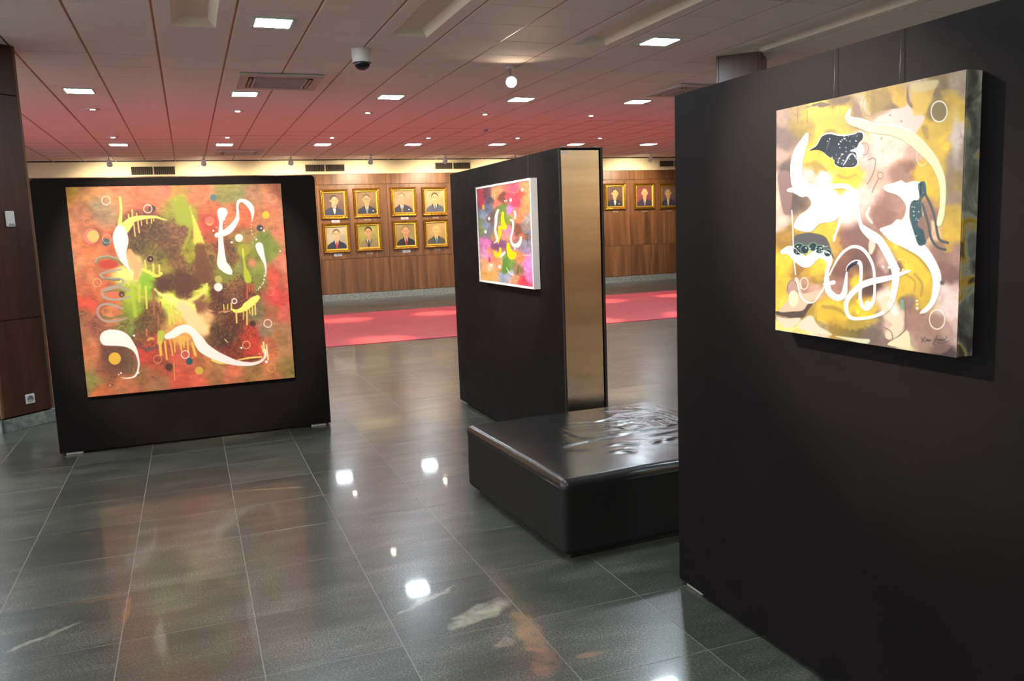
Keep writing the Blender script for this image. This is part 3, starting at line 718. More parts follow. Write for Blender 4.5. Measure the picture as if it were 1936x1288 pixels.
    for a in ((985, 60, 995, 330, 11), (1065, 190, 1070, 300, 9), (1040, 340, 1045, 460, 10)): S(q3, [(a[0], a[1], a[4]), (a[2], a[3], a[4])], (156, 94, 62))
    # top left branch
    S(q1, [(780, 860, 25), (820, 960, 45), (860, 1060, 40), (850, 1150, 30)], (226, 168, 118), soft=5)
    S(q1, [(668, 265, 13), (680, 380, 14), (678, 470, 17), (672, 560, 26), (700, 610, 46)], PY, h=0.001)
    S(q1, [(700, 610, 44), (740, 560, 40), (800, 512, 34), (880, 490, 27), (970, 478, 20), (1060, 475, 15), (1130, 495, 10), (1190, 510, 3)], PY, h=0.001)
    S(q1, [(745, 640, 18), (790, 560, 24)], PY)
    for a in ((765, 450, 765, 500, 8), (803, 395, 806, 480, 8), (852, 435, 855, 480, 7), (820, 540, 838, 690, 7), (865, 520, 882, 650, 7), (965, 510, 968, 550, 6), (1015, 500, 1018, 545, 6), (1040, 490, 1042, 520, 5), (905, 520, 908, 570, 5), (950, 960, 958, 1060, 9), (1040, 1000, 1045, 1130, 11), (1105, 1010, 1110, 1130, 10)):
        S(q1, [(a[0], a[1], a[4]), (a[2], a[3], a[4])], (224, 200, 96))
    S(q1, [(930, 1060, 20), (1000, 1090, 18), (1080, 1130, 16), (1130, 1100, 14)], (222, 212, 90), jit=2)
    A.poly([(640, 580), (680, 570), (725, 610), (755, 680), (765, 760), (745, 850), (745, 920), (770, 1020), (800, 1090), (825, 1138), (790, 1090), (730, 1020), (670, 950), (625, 850), (600, 760), (595, 690), (615, 620)], W, T=q1, gloss=1, h=0.0015)
    # grey-blue tentacle loops
    GB = (160, 148, 138)
    A.disc(550, 1005, 120, (182, 52, 38), soft=6, T=q1, ry=48)
    S(q1, [(410, 1000, 12), (440, 950, 16), (540, 928, 14), (640, 960, 14), (700, 1010, 10)], (128, 118, 72), soft=2)
    S(q1, [(405, 985, 7), (440, 935, 9), (540, 912, 9), (640, 940, 8)], GB)
    S(q1, [(690, 1060, 8), (600, 1076, 11), (500, 1100, 13), (462, 1125, 12), (500, 1155, 11), (600, 1165, 12), (680, 1165, 10), (715, 1195, 11), (680, 1230, 11), (560, 1262, 11), (480, 1295, 10)], GB, soft=2)
    S(q1, [(510, 1165, 7), (600, 1178, 8), (670, 1178, 7)], (104, 112, 96))
    A.disc(560, 110, 110, (204, 104, 74), soft=5, T=q3, ry=38)
    S(q3, [(430, 100, 13), (480, 60, 13), (600, 26, 13), (720, 60, 12)], GB, soft=2); S(q3, [(445, 85, 6), (560, 62, 7), (690, 80, 6)], (104, 116, 76))
    S(q3, [(422, 95, 12), (450, 140, 15), (550, 165, 13), (650, 155, 13), (725, 130, 10)], GB, soft=2)
    S(q3, [(650, 265, 11), (560, 230, 15), (470, 213, 13), (400, 240, 11), (376, 300, 11), (410, 370, 12), (490, 406, 12), (600, 392, 11), (690, 372, 9)], GB, soft=2)
    S(q3, [(430, 345, 8), (500, 372, 10), (600, 350, 9), (690, 336, 7)], (104, 112, 62))
    # pollock-like white figure at the upper right
    for T, P in ((q2, [(515, 415, 58), (505, 470, 36), (500, 540, 19), (497, 620, 24), (498, 720, 28), (505, 820, 34), (508, 920, 46), (515, 990, 55), (560, 1040, 50), (597, 1076, 33)]),
                 (q2, [(455, 668, 26), (520, 650, 30), (590, 610, 36), (650, 540, 30), (685, 470, 22), (688, 400, 14), (683, 330, 12), (700, 285, 17), (740, 275, 18), (790, 300, 28), (835, 350, 30), (852, 410, 20), (850, 470, 9), (842, 510, 4)]),
                 (q2, [(930, 785, 42), (945, 840, 38), (970, 910, 25), (995, 980, 14), (1005, 1050, 8), (1003, 1100, 5)])):
        S(T, P, W, gloss=1, h=0.0015, n=10)
    dots = [(838, 545, 6), (836, 575, 5), (842, 612, 7), (850, 650, 6), (878, 685, 5), (897, 710, 10), (855, 747, 5), (993, 1115, 11), (985, 1160, 9), (975, 1190, 6), (960, 1215, 6), (940, 1245, 8), (925, 1260, 6), (905, 1280, 6), (415, 618, 10), (450, 580, 7), (540, 490, 8), (545, 530, 6), (550, 560, 5), (620, 745, 12), (982, 610, 11), (1165, 838, 9), (625, 1106, 6)]
    S(q2, [(745, 830, 9), (755, 920, 11), (770, 1020, 15), (790, 1100, 34), (805, 1160, 41)], (168, 182, 42))
    A.disc(755, 830, 68, (152, 152, 42), T=q2); S(q2, [(745, 820, 9), (752, 900, 10)], (206, 206, 60))
    for (x, y, r, w, c) in ((345, 305, 42, 5, (208, 150, 72)), (1078, 243, 44, 5, (226, 190, 170)), (745, 440, 45, 6, (216, 140, 60)), (1055, 570, 42, 5, (190, 166, 84)), (545, 1225, 42, 5, (150, 140, 70))): A.ring(x, y, r, w, c, T=q2)
    A.disc(373, 513, 55, (216, 104, 88), T=q2); S(q2, [(345, 535, 6), (375, 552, 7), (405, 530, 5)], (230, 168, 70))
    A.disc(413, 247, 37, (74, 116, 122), T=q2); A.disc(1002, 433, 42, (216, 186, 48), T=q2); A.disc(937, 580, 37, (38, 48, 58), T=q2); A.disc(950, 583, 9, W, T=q2)
    A.disc(702, 695, 45, (236, 222, 216), T=q2); A.disc(475, 1160, 42, (172, 166, 82), T=q2); A.disc(473, 1247, 47, (236, 222, 222), T=q2); A.disc(395, 920, 36, (92, 62, 44), T=q2, alpha=0.8)
    for x, y, r in dots: A.disc(x, y, r, W, T=q2)
    # left discs and rings
    A.disc(358, 698, 86, (222, 118, 104), T=q1, soft=2.5); A.disc(378, 698, 65, (226, 176, 98), T=q1, soft=2)
    A.disc(1022, 385, 40, (78, 46, 38), T=q1); A.disc(520, 762, 42, (40, 86, 96), T=q1)
    for (x, y, r, w, c) in ((515, 300, 47, 8, (242, 228, 218)), (312, 537, 42, 5, (206, 150, 70)), (975, 385, 45, 9, (242, 228, 218)), (528, 725, 46, 5, (220, 190, 170)), (428, 1210, 45, 6, (232, 190, 150)), (1115, 380, 34, 4, (216, 150, 90))): A.ring(x, y, r, w, c, T=q1)
    A.disc(1007, 943, 46, (150, 112, 86), T=q1); A.disc(1007, 943, 36, (44, 20, 16), T=q1); A.disc(1010, 943, 10, (206, 160, 120), T=q1)
    A.disc(638, 105, 33, (86, 50, 36), T=q3); A.disc(640, 112, 8, (210, 160, 130), T=q3)
    for (x, y, r, w, c) in ((477, 297, 45, 6, (226, 150, 70)), (647, 500, 43, 5, (190, 160, 80)), (1038, 820, 45, 6, (222, 150, 116)), (822, 925, 45, 5, (146, 122, 72))): A.ring(x, y, r, w, c, T=q3)
    A.disc(570, 812, 67, (216, 172, 52), T=q3); A.disc(1165, 905, 42, (76, 40, 30), T=q3, soft=2)
    # yellow drips below, white comma
    S(q3, [(1075, 540, 42), (1060, 640, 28)], (178, 186, 62), soft=3)
    for a in ((1060, 630, 1075, 770, 18), (1115, 620, 1140, 820, 11), (1170, 600, 1205, 780, 8), (1220, 600, 1228, 740, 8), (1270, 580, 1300, 730, 8), (1320, 570, 1325, 690, 7), (1215, 860, 1228, 1050, 4)): S(q3, [(a[0], a[1], a[4]), (a[2], a[3], a[4]*0.8)], OY)
    S(q3, [(915, 490, 8), (918, 560, 8)], (190, 110, 60)); S(q3, [(930, 610, 10), (960, 590, 12), (1010, 600, 8)], (210, 150, 70), jit=2)
    S(q3, [(860, 685, 6), (930, 715, 14), (1030, 680, 6)], (92, 76, 76), soft=3)
    A.poly([(540, 495), (640, 510), (720, 560), (775, 640), (815, 720), (838, 820), (842, 880), (828, 960), (802, 1008), (760, 1028), (700, 1034), (640, 1022), (700, 1022), (757, 1013), (793, 988), (814, 940), (824, 870), (810, 800), (770, 730), (700, 690), (620, 675), (520, 672), (450, 665), (415, 630), (405, 580), (430, 530), (480, 502)], W, T=q3, gloss=1, h=0.0015)
    for x, y, r in ((777, 560, 12), (640, 970, 10), (615, 988, 7), (828, 968, 12), (522, 1105, 6)): A.disc(x, y, r, W, T=q3)
    # lower right: splash, boomerang
    for a in ((740, 40, 735, 200, 10), (760, 50, 765, 120, 7), (790, 40, 792, 100, 7), (815, 40, 825, 130, 8)): S(q4, [(a[0], a[1], a[4]), (a[2], a[3], a[4])], (186, 82, 56))
    S(q4, [(320, 340, 10), (420, 350, 8), (560, 348, 8)], (206, 150, 96), jit=4, soft=3)
    S(q4, [(850, 190, 28), (800, 230, 40), (740, 280, 42), (690, 320, 28), (620, 345, 20), (570, 325, 8)], (236, 230, 112), h=0.001, jit=1)
    for a in ((735, 340, 737, 490, 9), (795, 280, 800, 385, 8), (825, 250, 832, 380, 8), (765, 320, 768, 365, 6), (615, 340, 622, 470, 9), (560, 255, 562, 330, 8), (520, 270, 520, 320, 6), (475, 270, 480, 330, 6), (695, 330, 697, 430, 6)): S(q4, [(a[0], a[1], a[4]), (a[2], a[3], a[4])], (226, 196, 92))
    for a in ((5, 630, 10, 780, 8), (40, 620, 38, 740, 8), (75, 640, 85, 790, 9), (130, 700, 165, 830, 16)): S(q4, [(a[0], a[1], a[4]), (a[2], a[3], a[4])], OY)
    S(q4, [(360, 880, 20), (430, 900, 26), (540, 915, 20)], (236, 214, 110)); S(q4, [(640, 885, 6), (760, 862, 9), (900, 850, 8)], (236, 214, 110)); S(q4, [(690, 895, 3), (780, 885, 5), (890, 868, 3)], (60, 40, 30))
    S(q4, [(-150, 630, 28), (-80, 600, 42), (-20, 560, 45), (50, 537, 42), (110, 560, 40), (160, 610, 42), (200, 670, 56), (245, 740, 62), (310, 790, 58), (400, 840, 50), (500, 880, 42), (600, 912, 32), (700, 928, 24), (800, 928, 18), (880, 905, 14), (930, 865, 12), (945, 820, 15), (940, 780, 18)], W, gloss=1, h=0.0015)
    for a in ((922, 690, 932, 790, 9), (955, 720, 975, 880, 9), (905, 730, 920, 800, 6)): S(q4, [(a[0], a[1], a[4]), (a[2], a[3], a[4])], (236, 222, 150))
    A.disc(955, 905, 16, W, T=q4)
    for (x, y, r, w, c) in ((595, 230, 27, 11, W), (730, 718, 42, 8, (226, 184, 146)), (970, 478, 43, 8, W), (1067, 828, 40, 6, (230, 150, 70)), (1012, 975, 42, 6, (230, 170, 70)), (52, 825, 43, 8, W), (997, 120, 40, 5, (190, 150, 110))): A.ring(x, y, r, w, c, T=q4)
    A.disc(800, 480, 34, (70, 44, 30), T=q4); A.disc(98, 900, 38, (30, 80, 86), T=q4); A.disc(208, 1003, 44, (206, 166, 66), T=q4); A.disc(1085, 598, 34, (180, 110, 52), T=q4, alpha=0.7)
    for x, y, r in ((880, 72, 8), (915, 30, 6), (865, 100, 5), (675, 750, 11), (875, 815, 6)): A.disc(x, y, r, W, T=q4)
    S(q4, [(490, 655, 6), (520, 690, 5)], (230, 196, 150))
    A.c = np.where(A.c > 0, A.c, 0)
    return A
PX0, PX1, PZ0, PZ1, PYF = -0.80, 0.731, 0.440, 2.008, 7.005
pr = thing('painting', 'large square orange and green abstract painting with white drips', 'painting', ((PX0+PX1)/2, 7.05, PZ0))
w, h = PX1-PX0, PZ1-PZ0
link_mesh('canvas', art_orange().mesh('canvas', (-w/2, PYF-7.05, h), (w, 0, 0), (0, 0, -h), (0, -1, 0), 0.85), pr)
MB().box((0, -0.021, h/2), (w, 0.040, h)).build('stretcher', M['canvas_back'], pr)

# ------------------------------------------------------------------ painting 2: yellow and white abstract
def art_yellow():
    TB = (1440, 120, 2.146)
    r5 = (1455, 130, 4.77); r6 = (1650, 130, 4.77); r7 = (1455, 390, 4.77); r8 = (1640, 410, 4.6)
    fx = lambda x, y: (1440+x/2.146, 120+y/2.146)
    A = Art([fx(62, 183), fx(838, 38), fx(785, 1198), fx(55, 1075)], 440, 480)
    base = """80 200 150 130 115;90 300 110 95 90;75 380 165 145 130;110 430 90 75 70;80 470 190 170 150;150 200 150 130 80;170 240 140 125 45;230 190 225 200 80;260 220 220 195 40;330 190 215 190 50
    320 160 110 90 50;280 260 220 195 60;220 380 205 180 40;270 400 210 185 40;230 430 150 135 60;200 450 200 180 170;260 460 235 205 195;360 450 215 190 45;330 470 215 190 40;430 400 190 170 160
    420 180 200 190 165;400 190 120 95 80;460 160 160 140 45;500 150 170 145 45;570 150 205 170 55;530 190 110 90 60;600 200 195 170 160;550 230 215 190 180;640 120 185 170 140;660 160 205 175 60
    640 200 200 165 50;720 110 125 105 60;720 200 105 95 30;770 170 195 160 40;780 220 200 170 45;740 270 200 170 50;800 100 160 145 120;810 300 190 175 165;800 400 150 135 120;690 290 205 175 50
    720 350 215 185 50;500 300 225 200 180;560 340 225 200 180;480 380 220 195 175;620 380 200 170 150;600 430 130 95 80;570 470 160 130 110;640 440 220 190 45;700 500 215 190 45;690 440 200 175 40
    480 470 200 170 150;450 560 210 180 165;420 620 200 175 160;520 560 160 125 110;480 620 140 105 95;370 560 240 225 215;370 680 120 85 75;330 700 130 95 85;290 680 205 180 50;240 670 205 180 50
    130 690 140 115 50;100 720 150 120 40;80 640 180 165 150;75 560 190 170 150;110 560 85 70 65;90 800 215 185 45;80 900 205 175 55;150 830 130 100 50;230 820 215 190 50;230 880 150 125 50
    170 900 160 130 115;150 950 195 165 140;90 980 210 180 70;220 910 190 155 135;180 1000 90 70 55;120 1010 60 45 40;100 1050 205 195 150;160 1060 210 195 120;250 1010 200 175 45;330 1020 215 190 50
    300 1070 150 125 45;380 1060 110 100 55;230 1090 210 195 165;420 1010 205 180 50;340 850 115 80 70;420 800 105 75 70;440 900 80 55 50;370 890 210 185 45;330 900 150 115 105;470 850 130 100 95
    510 820 190 165 150;540 830 100 75 65;580 760 220 195 50;620 830 225 200 45;660 870 225 200 45;600 900 215 190 50;560 930 200 175 60;650 950 190 165 45;510 960 220 205 190;530 1010 215 200 180
    520 1080 190 165 150;500 1120 130 110 100;460 1050 130 115 100;450 1100 110 100 85;600 970 130 110 95;620 1050 145 110 95;640 1100 150 120 105;600 1130 200 195 150;560 1110 215 205 170;700 1080 140 110 95
    760 1000 210 195 185;740 920 215 195 185;770 1100 190 170 160;720 870 120 85 75;760 860 125 95 85;700 700 200 175 150;680 620 150 115 100;750 700 195 165 45;770 620 185 160 50;780 550 150 130 110
    730 760 140 110 95;800 800 150 120 110;690 670 205 180 150;720 1160 60 45 45;660 1130 150 125 110;780 500 150 130 70"""
    pts = []
    for e in base.replace('\n', ';').split(';'):
        x, y, r, g, b = map(float, e.split()); X, Y = fx(x, y); pts.append((X, Y, (r, g, b)))
    A.soft = 1.5
    A.field(pts, 8.5, 8.0, 30, 15); A.c = 128+(A.c*np.array([0.98, 0.96, 0.98])-128)*1.12-6
    A.grain(0.15, 26, 41); A.grain(0.10, 8, 42)
    # marbled pouring lines
    n = np.abs(A.noise(46, 51, 2)); k = np.clip(1-n/0.035, 0, 1)*np.clip(A.noise(90, 52, 1)*2, 0, 1); A.c = A.c*(1-0.45*k[:, None])+np.array([96, 70, 60])*0.45*k[:, None]
    W = (252, 250, 250); YE = (192, 162, 42); NV = (24, 34, 44); BR = (104, 76, 66)
    def S(T, P, c, **kw): A.stroke(P, c, T=T, **kw)
    # soft yellow swirls
    for T, P in ((r5, [(340, 400, 60), (450, 420, 80), (560, 440, 80), (680, 420, 60)]), (r5, [(330, 780, 36), (430, 810, 50), (530, 870, 46), (640, 960, 50), (780, 980, 44)]), (r6, [(660, 250, 36), (740, 262, 40), (762, 340, 34), (730, 440, 40), (660, 530, 46), (560, 600, 50), (560, 700, 60), (620, 800, 46)]),
                 (r6, [(370, 960, 30), (460, 940, 42), (540, 1000, 46), (580, 1100, 42), (580, 1240, 36)]), (r7, [(250, 210, 26), (360, 215, 30), (480, 190, 44), (560, 260, 46), (610, 380, 44)]),
                 (r7, [(120, 470, 36), (170, 520, 40), (150, 640, 40), (100, 780, 36)]), (r7, [(300, 610, 30), (380, 560, 44), (430, 500, 40), (450, 620, 44)]), (r7, [(360, 960, 60), (480, 930, 70), (620, 980, 80), (760, 1060, 60), (930, 1030, 40)]),
                 (TB, [(560, 770, 20), (620, 800, 32), (662, 860, 36), (664, 930, 34), (640, 985, 20)]), (TB, [(585, 880, 30), (610, 900, 40)]), (r8, [(690, 60, 50), (730, 180, 40), (700, 300, 34)]), (r6, [(230, 250, 40), (280, 330, 40)]), (r6, [(430, 260, 50), (450, 380, 50)])):
        S(T, P, YE, soft=8, alpha=0.6, jit=5)
    for T, P in ((r5, [(330, 860, 14), (430, 850, 20), (520, 920, 10)]), (r5, [(620, 960, 8), (700, 990, 10), (790, 960, 6)]), (r6, [(480, 560, 30), (500, 640, 20)]), (r7, [(480, 900, 14), (600, 920, 18), (720, 1000, 10)]), (r7, [(300, 1000, 20), (450, 1060, 26), (620, 1130, 24), (780, 1160, 20)]), (TB, [(620, 860, 3), (650, 900, 4), (645, 950, 3)]), (TB, [(585, 860, 2), (620, 890, 3), (620, 930, 2)]), (TB, [(560, 750, 3), (630, 790, 4), (690, 860, 4), (700, 900, 3)])):
        S(T, P, (120, 100, 40), soft=5, alpha=0.55)
    # brown / taupe shapes
    A.poly([(320, 345), (400, 310), (480, 290), (560, 310), (680, 270), (740, 250), (720, 300), (600, 300), (500, 340), (420, 330)], (92, 70, 44), T=r5, soft=3, jit=2)
    A.poly([(765, 340), (800, 345), (820, 330), (825, 420), (780, 425)], (116, 88, 84), T=r5)
    A.poly([(330, 500), (400, 430), (520, 410), (640, 420), (690, 380), (720, 330), (840, 330), (900, 400), (930, 600), (880, 700), (850, 560), (560, 560), (420, 540)], (150, 125, 60), soft=12, alpha=0.25, T=r5)
    A.poly([(80, 930), (180, 920), (210, 1060), (190, 1280), (130, 1290), (90, 1100)], (112, 86, 84), T=r5, soft=3)
    A.poly([(820, 680), (870, 670), (905, 720), (895, 770), (850, 790)], (176, 152, 140), T=r5); A.ring(868, 728, 36, 5, BR, T=r5, ry=56, alpha=0.7)
    A.poly([(60, 400), (150, 380), (300, 360), (350, 300), (370, 380), (480, 450), (430, 560), (380, 600), (250, 520), (0, 480)], (214, 190, 180), T=r6, soft=3)
    A.poly([(330, 170), (350, 300), (380, 350), (360, 370), (320, 300)], (120, 90, 70), T=r6); A.poly([(0, 200), (80, 200), (150, 190), (190, 360), (60, 440), (0, 460)], (124, 98, 50), T=r6, soft=8, alpha=0.6)
    A.poly([(360, 150), (610, 125), (540, 300), (480, 440), (380, 440)], (206, 172, 62), T=r6, soft=4, alpha=0.8, smoothn=1); A.poly([(370, 150), (600, 125), (580, 200), (430, 230), (380, 210)], (196, 184, 150), T=r6, soft=6, alpha=0.7)
    A.disc(612, 410, 70, (108, 94, 30), T=r6, ry=92); A.ring(612, 410, 72, 9, (240, 232, 220), T=r6, ry=93)
    A.ring(455, 820, 50, 6, (236, 214, 196), T=r6, ry=72, alpha=0.8)
    A.blob(230, 970, 110, (140, 104, 88), 0.8, r6); A.blob(700, 1000, 60, (126, 104, 88), 0.7, r6, ry=150); A.blob(760, 640, 50, (196, 186, 176), 0.8, r6, ry=300)
    A.ring(78, 975, 26, 7, (130, 96, 84), T=r6, ry=30); S(r6, [(60, 1005, 4), (30, 1060, 4), (0, 1130, 4)], (110, 80, 70)); S(r6, [(-30, 830, 4), (20, 815, 4), (35, 860, 4), (10, 960, 4), (-40, 1050, 4)], (110, 80, 70))
    for x, y in ((170, 430), (270, 490), (90, 640), (210, 895)): A.disc(x, y, 9, (150, 120, 112), T=r6)
    # feathery brown in the middle
    A.blob(480, 600, 60, (128, 92, 82), 0.8, TB, spikes=30); A.blob(400, 690, 70, (112, 80, 72), 0.9, TB, spikes=24, seed=5); A.blob(560, 560, 45, (150, 116, 104), 0.7, TB, spikes=20, seed=6)
    A.blob(430, 560, 40, (214, 190, 178), 0.8, TB, spikes=16, seed=8); A.blob(350, 620, 60, (246, 232, 222), 0.8, TB)  # last pale blob: lamp glow around the white mass, painted into the colour
    S(TB, [(455, 700, 10), (450, 740, 14), (445, 770, 8)], (214, 188, 170), soft=4); S(TB, [(440, 590, 5), (430, 620, 6), (450, 650, 4)], (222, 200, 186), soft=3)
    # lower left papers
    A.poly([(60, 935), (160, 945), (260, 935), (340, 890), (370, 860), (380, 800), (420, 810), (400, 850), (330, 960), (280, 1000), (160, 985), (70, 970)], (64, 48, 42), T=r7, soft=2, jit=1)
    A.poly([(80, 935), (160, 840), (210, 700), (240, 630), (290, 700), (300, 780), (490, 750), (420, 830), (350, 870), (300, 930), (200, 940)], (196, 168, 144), T=r7, soft=2); A.poly([(150, 760), (170, 680), (210, 655), (240, 690), (260, 770), (200, 800)], (158, 128, 116), T=r7, soft=2)
    A.poly([(60, 990), (150, 1000), (280, 1000), (230, 1060), (170, 1100), (100, 1050)], (196, 190, 166), T=r7, soft=2); A.poly([(50, 1010), (150, 1090), (260, 1070), (200, 1110), (60, 1090)], (226, 206, 116), T=r7, soft=2)
    A.poly([(300, 1010), (380, 980), (440, 1070), (560, 1150), (500, 1150), (260, 1090)], (206, 192, 172), T=r7, soft=4); A.poly([(600, 1165), (800, 1190), (900, 1200), (860, 1240), (640, 1185)], (192, 196, 164), T=r7, soft=2)
    A.disc(215, 825, 44, (208, 198, 166), T=r7, ry=74); A.ring(313, 690, 35, 6, (234, 208, 188), T=r7, ry=52); S(r7, [(165, 760, 3), (165, 700, 3), (200, 655, 3), (240, 690, 3), (260, 760, 3)], (110, 76, 60))
    # cream arc
    CR = (214, 220, 176)
    S(r5, [(735, 380, 16), (720, 440, 27), (760, 480, 38), (830, 498, 44), (930, 540, 46), (1030, 555, 46), (1130, 570, 50), (1230, 610, 54), (1330, 680, 56), (1410, 760, 52), (1470, 830, 46), (1520, 910, 40), (1555, 1000, 35), (1570, 1080, 30), (1572, 1180, 27), (1565, 1280, 26), (1555, 1340, 30), (1535, 1420, 26)], CR, gloss=0.6, h=0.0015)
    # dark enamel blobs
    BL = [(365, 730), (430, 690), (460, 640), (490, 600), (560, 580), (640, 600), (720, 600), (780, 590), (830, 572), (855, 600), (850, 640), (825, 670), (850, 720), (850, 770), (800, 800), (800, 860), (760, 890), (690, 890), (650, 890), (600, 860), (590, 820), (540, 790), (480, 740), (430, 725)]
    A.blob(560, 570, 90, (90, 84, 40), 0.7, r5, ry=40)
    cxm, cym = 640, 735
    A.poly([(cxm+(a-cxm)*1.035, cym+(b-cym)*1.04) for a, b in BL], W, T=r5); A.poly(BL, NV, T=r5, gloss=1, h=0.0015)
    A.poly([(740, 745), (800, 715), (825, 670), (858, 740), (835, 800), (800, 800), (790, 760)], W, T=r5, gloss=1)
    S(r5, [(560, 620, 3), (540, 680, 4), (525, 730, 3)], (90, 100, 120)); S(r5, [(760, 620, 8), (800, 600, 14), (830, 590, 10)], (36, 60, 72)); A.stroke([(680, 870, 3), (730, 790, 8), (760, 770, 6), (790, 800, 3)], (220, 220, 225), T=r5, jit=2)
    rng = np.random.RandomState(4)
    for _ in range(46):
        x, y = rng.uniform(500, 810), rng.uniform(610, 870); A.disc(x, y, rng.uniform(3, 8), (210, 214, 220), T=r5, alpha=0.85)
    # white horn and body
    S(r5, [(345, 588, 17), (322, 650, 34), (286, 720, 48), (260, 800, 54), (248, 880, 54), (250, 960, 54), (268, 1030, 60), (330, 1085, 60), (420, 1090, 46), (510, 1072, 30), (600, 1063, 22), (690, 1065, 22), (750, 1100, 22), (790, 1170, 18), (805, 1260, 14), (815, 1340, 14), (840, 1440, 18), (900, 1510, 24), (960, 1560, 26)], W, gloss=0.7, h=0.002)
    S(r5, [(172, 1086, 13), (230, 1085, 28), (300, 1105, 46)], W, gloss=0.7)
    A.poly([(180, 512), (270, 500), (320, 540), (328, 600), (300, 640), (240, 650), (200, 682), (135, 665), (150, 620), (190, 590), (205, 560)], W, T=TB, gloss=0.7, h=0.002)
    S(TB, [(318, 560, 8), (325, 620, 6), (300, 700, 3)], W); S(r7, [(590, 270, 12), (585, 310, 9)], W)
    # lower left creature
    A.poly([(220, 270), (340, 235), (450, 250), (520, 290), (560, 400), (590, 480), (540, 430), (450, 370), (350, 350), (220, 355)], (58, 60, 64), T=r7, soft=3)
    S(r7, [(118, 405, 18), (185, 392, 40), (250, 450, 44), (330, 500, 50), (390, 460, 45), (450, 430, 34), (520, 455, 40), (545, 505, 24), (525, 580, 17), (520, 680, 24), (540, 770, 27), (610, 825, 27), (670, 800, 27), (690, 700, 17), (700, 600, 7)], W, gloss=0.8, h=0.0015)
    S(r7, [(580, 685, 17), (500, 702, 15)], W)
    for x, y, r in ((265, 380, 50), (320, 385, 36), (395, 362, 36), (455, 385, 36), (530, 420, 30)):
        A.disc(x, y, r+5, (120, 170, 150), T=r7); A.disc(x, y, r, (18, 42, 48), T=r7, gloss=1)
    for _ in range(22): A.disc(rng.uniform(230, 540), rng.uniform(350, 420), rng.uniform(3, 6), (220, 226, 224), T=r7)
    S(r7, [(203, 30, 5), (212, 200, 5), (218, 420, 5), (235, 610, 5)], (240, 226, 210)); S(r7, [(240, 640, 4), (270, 770, 5), (310, 840, 6), (365, 864, 6), (420, 838, 6), (500, 715, 5)], (242, 232, 222))
    # loops of white enamel
    S(r7, [(545, 620, 6), (590, 530, 8), (640, 450, 12), (700, 395, 12), (770, 370, 13), (850, 400, 14), (910, 480, 13), (940, 560, 12), (950, 650, 12), (950, 780, 11), (935, 870, 16), (890, 925, 18), (845, 910, 18), (820, 840, 15), (825, 700, 15), (830, 600, 14), (820, 520, 17), (770, 510, 18), (720, 540, 12), (695, 580, 5)], W, gloss=0.8, h=0.0015)
    S(r7, [(705, 585, 8), (735, 540, 18), (790, 508, 12)], (46, 50, 62), jit=1.5)
    S(TB, [(410, 665, 8), (440, 690, 12), (480, 722, 15), (520, 790, 16), (545, 850, 16), (540, 920, 13), (520, 990, 10), (480, 1020, 7), (420, 1035, 6), (362, 1032, 7), (344, 995, 8), (352, 955, 10), (392, 912, 12), (440, 890, 13), (520, 875, 10), (600, 848, 5)], W, gloss=0.8, h=0.0015)
    for x, y, r in ((800, 860, 18), (795, 955, 17)): A.disc(x, y, r, (236, 206, 60), T=r7)
    A.disc(885, 880, 24, (250, 240, 220), T=r7)
    # white fish
    FISH = [(500, 505), (550, 490), (570, 483), (590, 495), (620, 488), (650, 500), (640, 560), (612, 570), (602, 620), (610, 660), (640, 720), (690, 780), (727, 860), (724, 920), (702, 980), (665, 1018), (640, 1018), (680, 975), (693, 920), (688, 860), (650, 800), (590, 760), (530, 730), (490, 690), (485, 675), (530, 660), (550, 642), (575, 640), (590, 590), (560, 545), (510, 525)]
    A.poly(FISH, W, T=TB, gloss=0.8, h=0.0015)
    A.poly([(640, 500), (665, 490), (670, 540), (650, 570), (660, 680), (668, 735), (640, 745), (620, 690), (606, 640), (606, 590), (620, 565), (645, 560)], (26, 66, 72), T=TB, gloss=1, soft=3)
    for _ in range(26): A.disc(rng.uniform(610, 660), rng.uniform(510, 735), rng.uniform(1, 2.6), (214, 226, 224), T=TB)
    A.poly([(470, 20), (540, 10), (560, 150), (510, 220), (490, 140), (440, 90)], (128, 96, 82), T=r8, soft=3)
    for P in ([(665, 535, 5), (690, 590, 5), (705, 640, 5), (720, 720, 5), (755, 738, 5)], [(655, 580, 5), (675, 650, 5), (690, 720, 5), (715, 755, 5), (745, 765, 5)]): S(TB, P, (48, 58, 60), soft=2)
    # lower right
    S(r8, [(170, 740, 50), (215, 850, 60), (265, 940, 50), (190, 1030, 40)], (214, 194, 168), soft=4); S(r8, [(200, 770, 26), (240, 840, 24)], (236, 226, 214), soft=6)
    S(r8, [(135, 960, 4), (200, 1000, 4), (215, 1060, 4), (180, 1090, 4), (130, 1060, 4)], (120, 92, 80)); S(r8, [(320, 740, 6), (330, 860, 6), (328, 980, 5), (220, 1080, 5)], (112, 86, 78))
    S(r8, [(300, 740, 14), (300, 800, 16)], (110, 150, 130), soft=5); A.poly([(340, 870), (520, 850), (700, 930), (740, 1060), (700, 1160), (600, 1200), (400, 1150), (360, 1050)], (148, 116, 104), T=r8, soft=6, alpha=0.6)
    A.poly([(170, 1110), (280, 1040), (350, 1000), (365, 1150), (300, 1140)], (212, 204, 168), T=r8, soft=2)
    for x, y, r in ((428, 740, 9), (430, 770, 9), (430, 805, 11)): A.disc(x, y, r, (238, 226, 210), T=r8)
    A.ring(600, 903, 66, 7, (240, 232, 224), T=r8, ry=83); A.blob(720, 540, 90, (112, 78, 70), 0.7, r8); A.blob(650, 590, 26, (70, 50, 46), 0.9, r8); A.disc(720, 1195, 32, (52, 40, 38), T=r8)
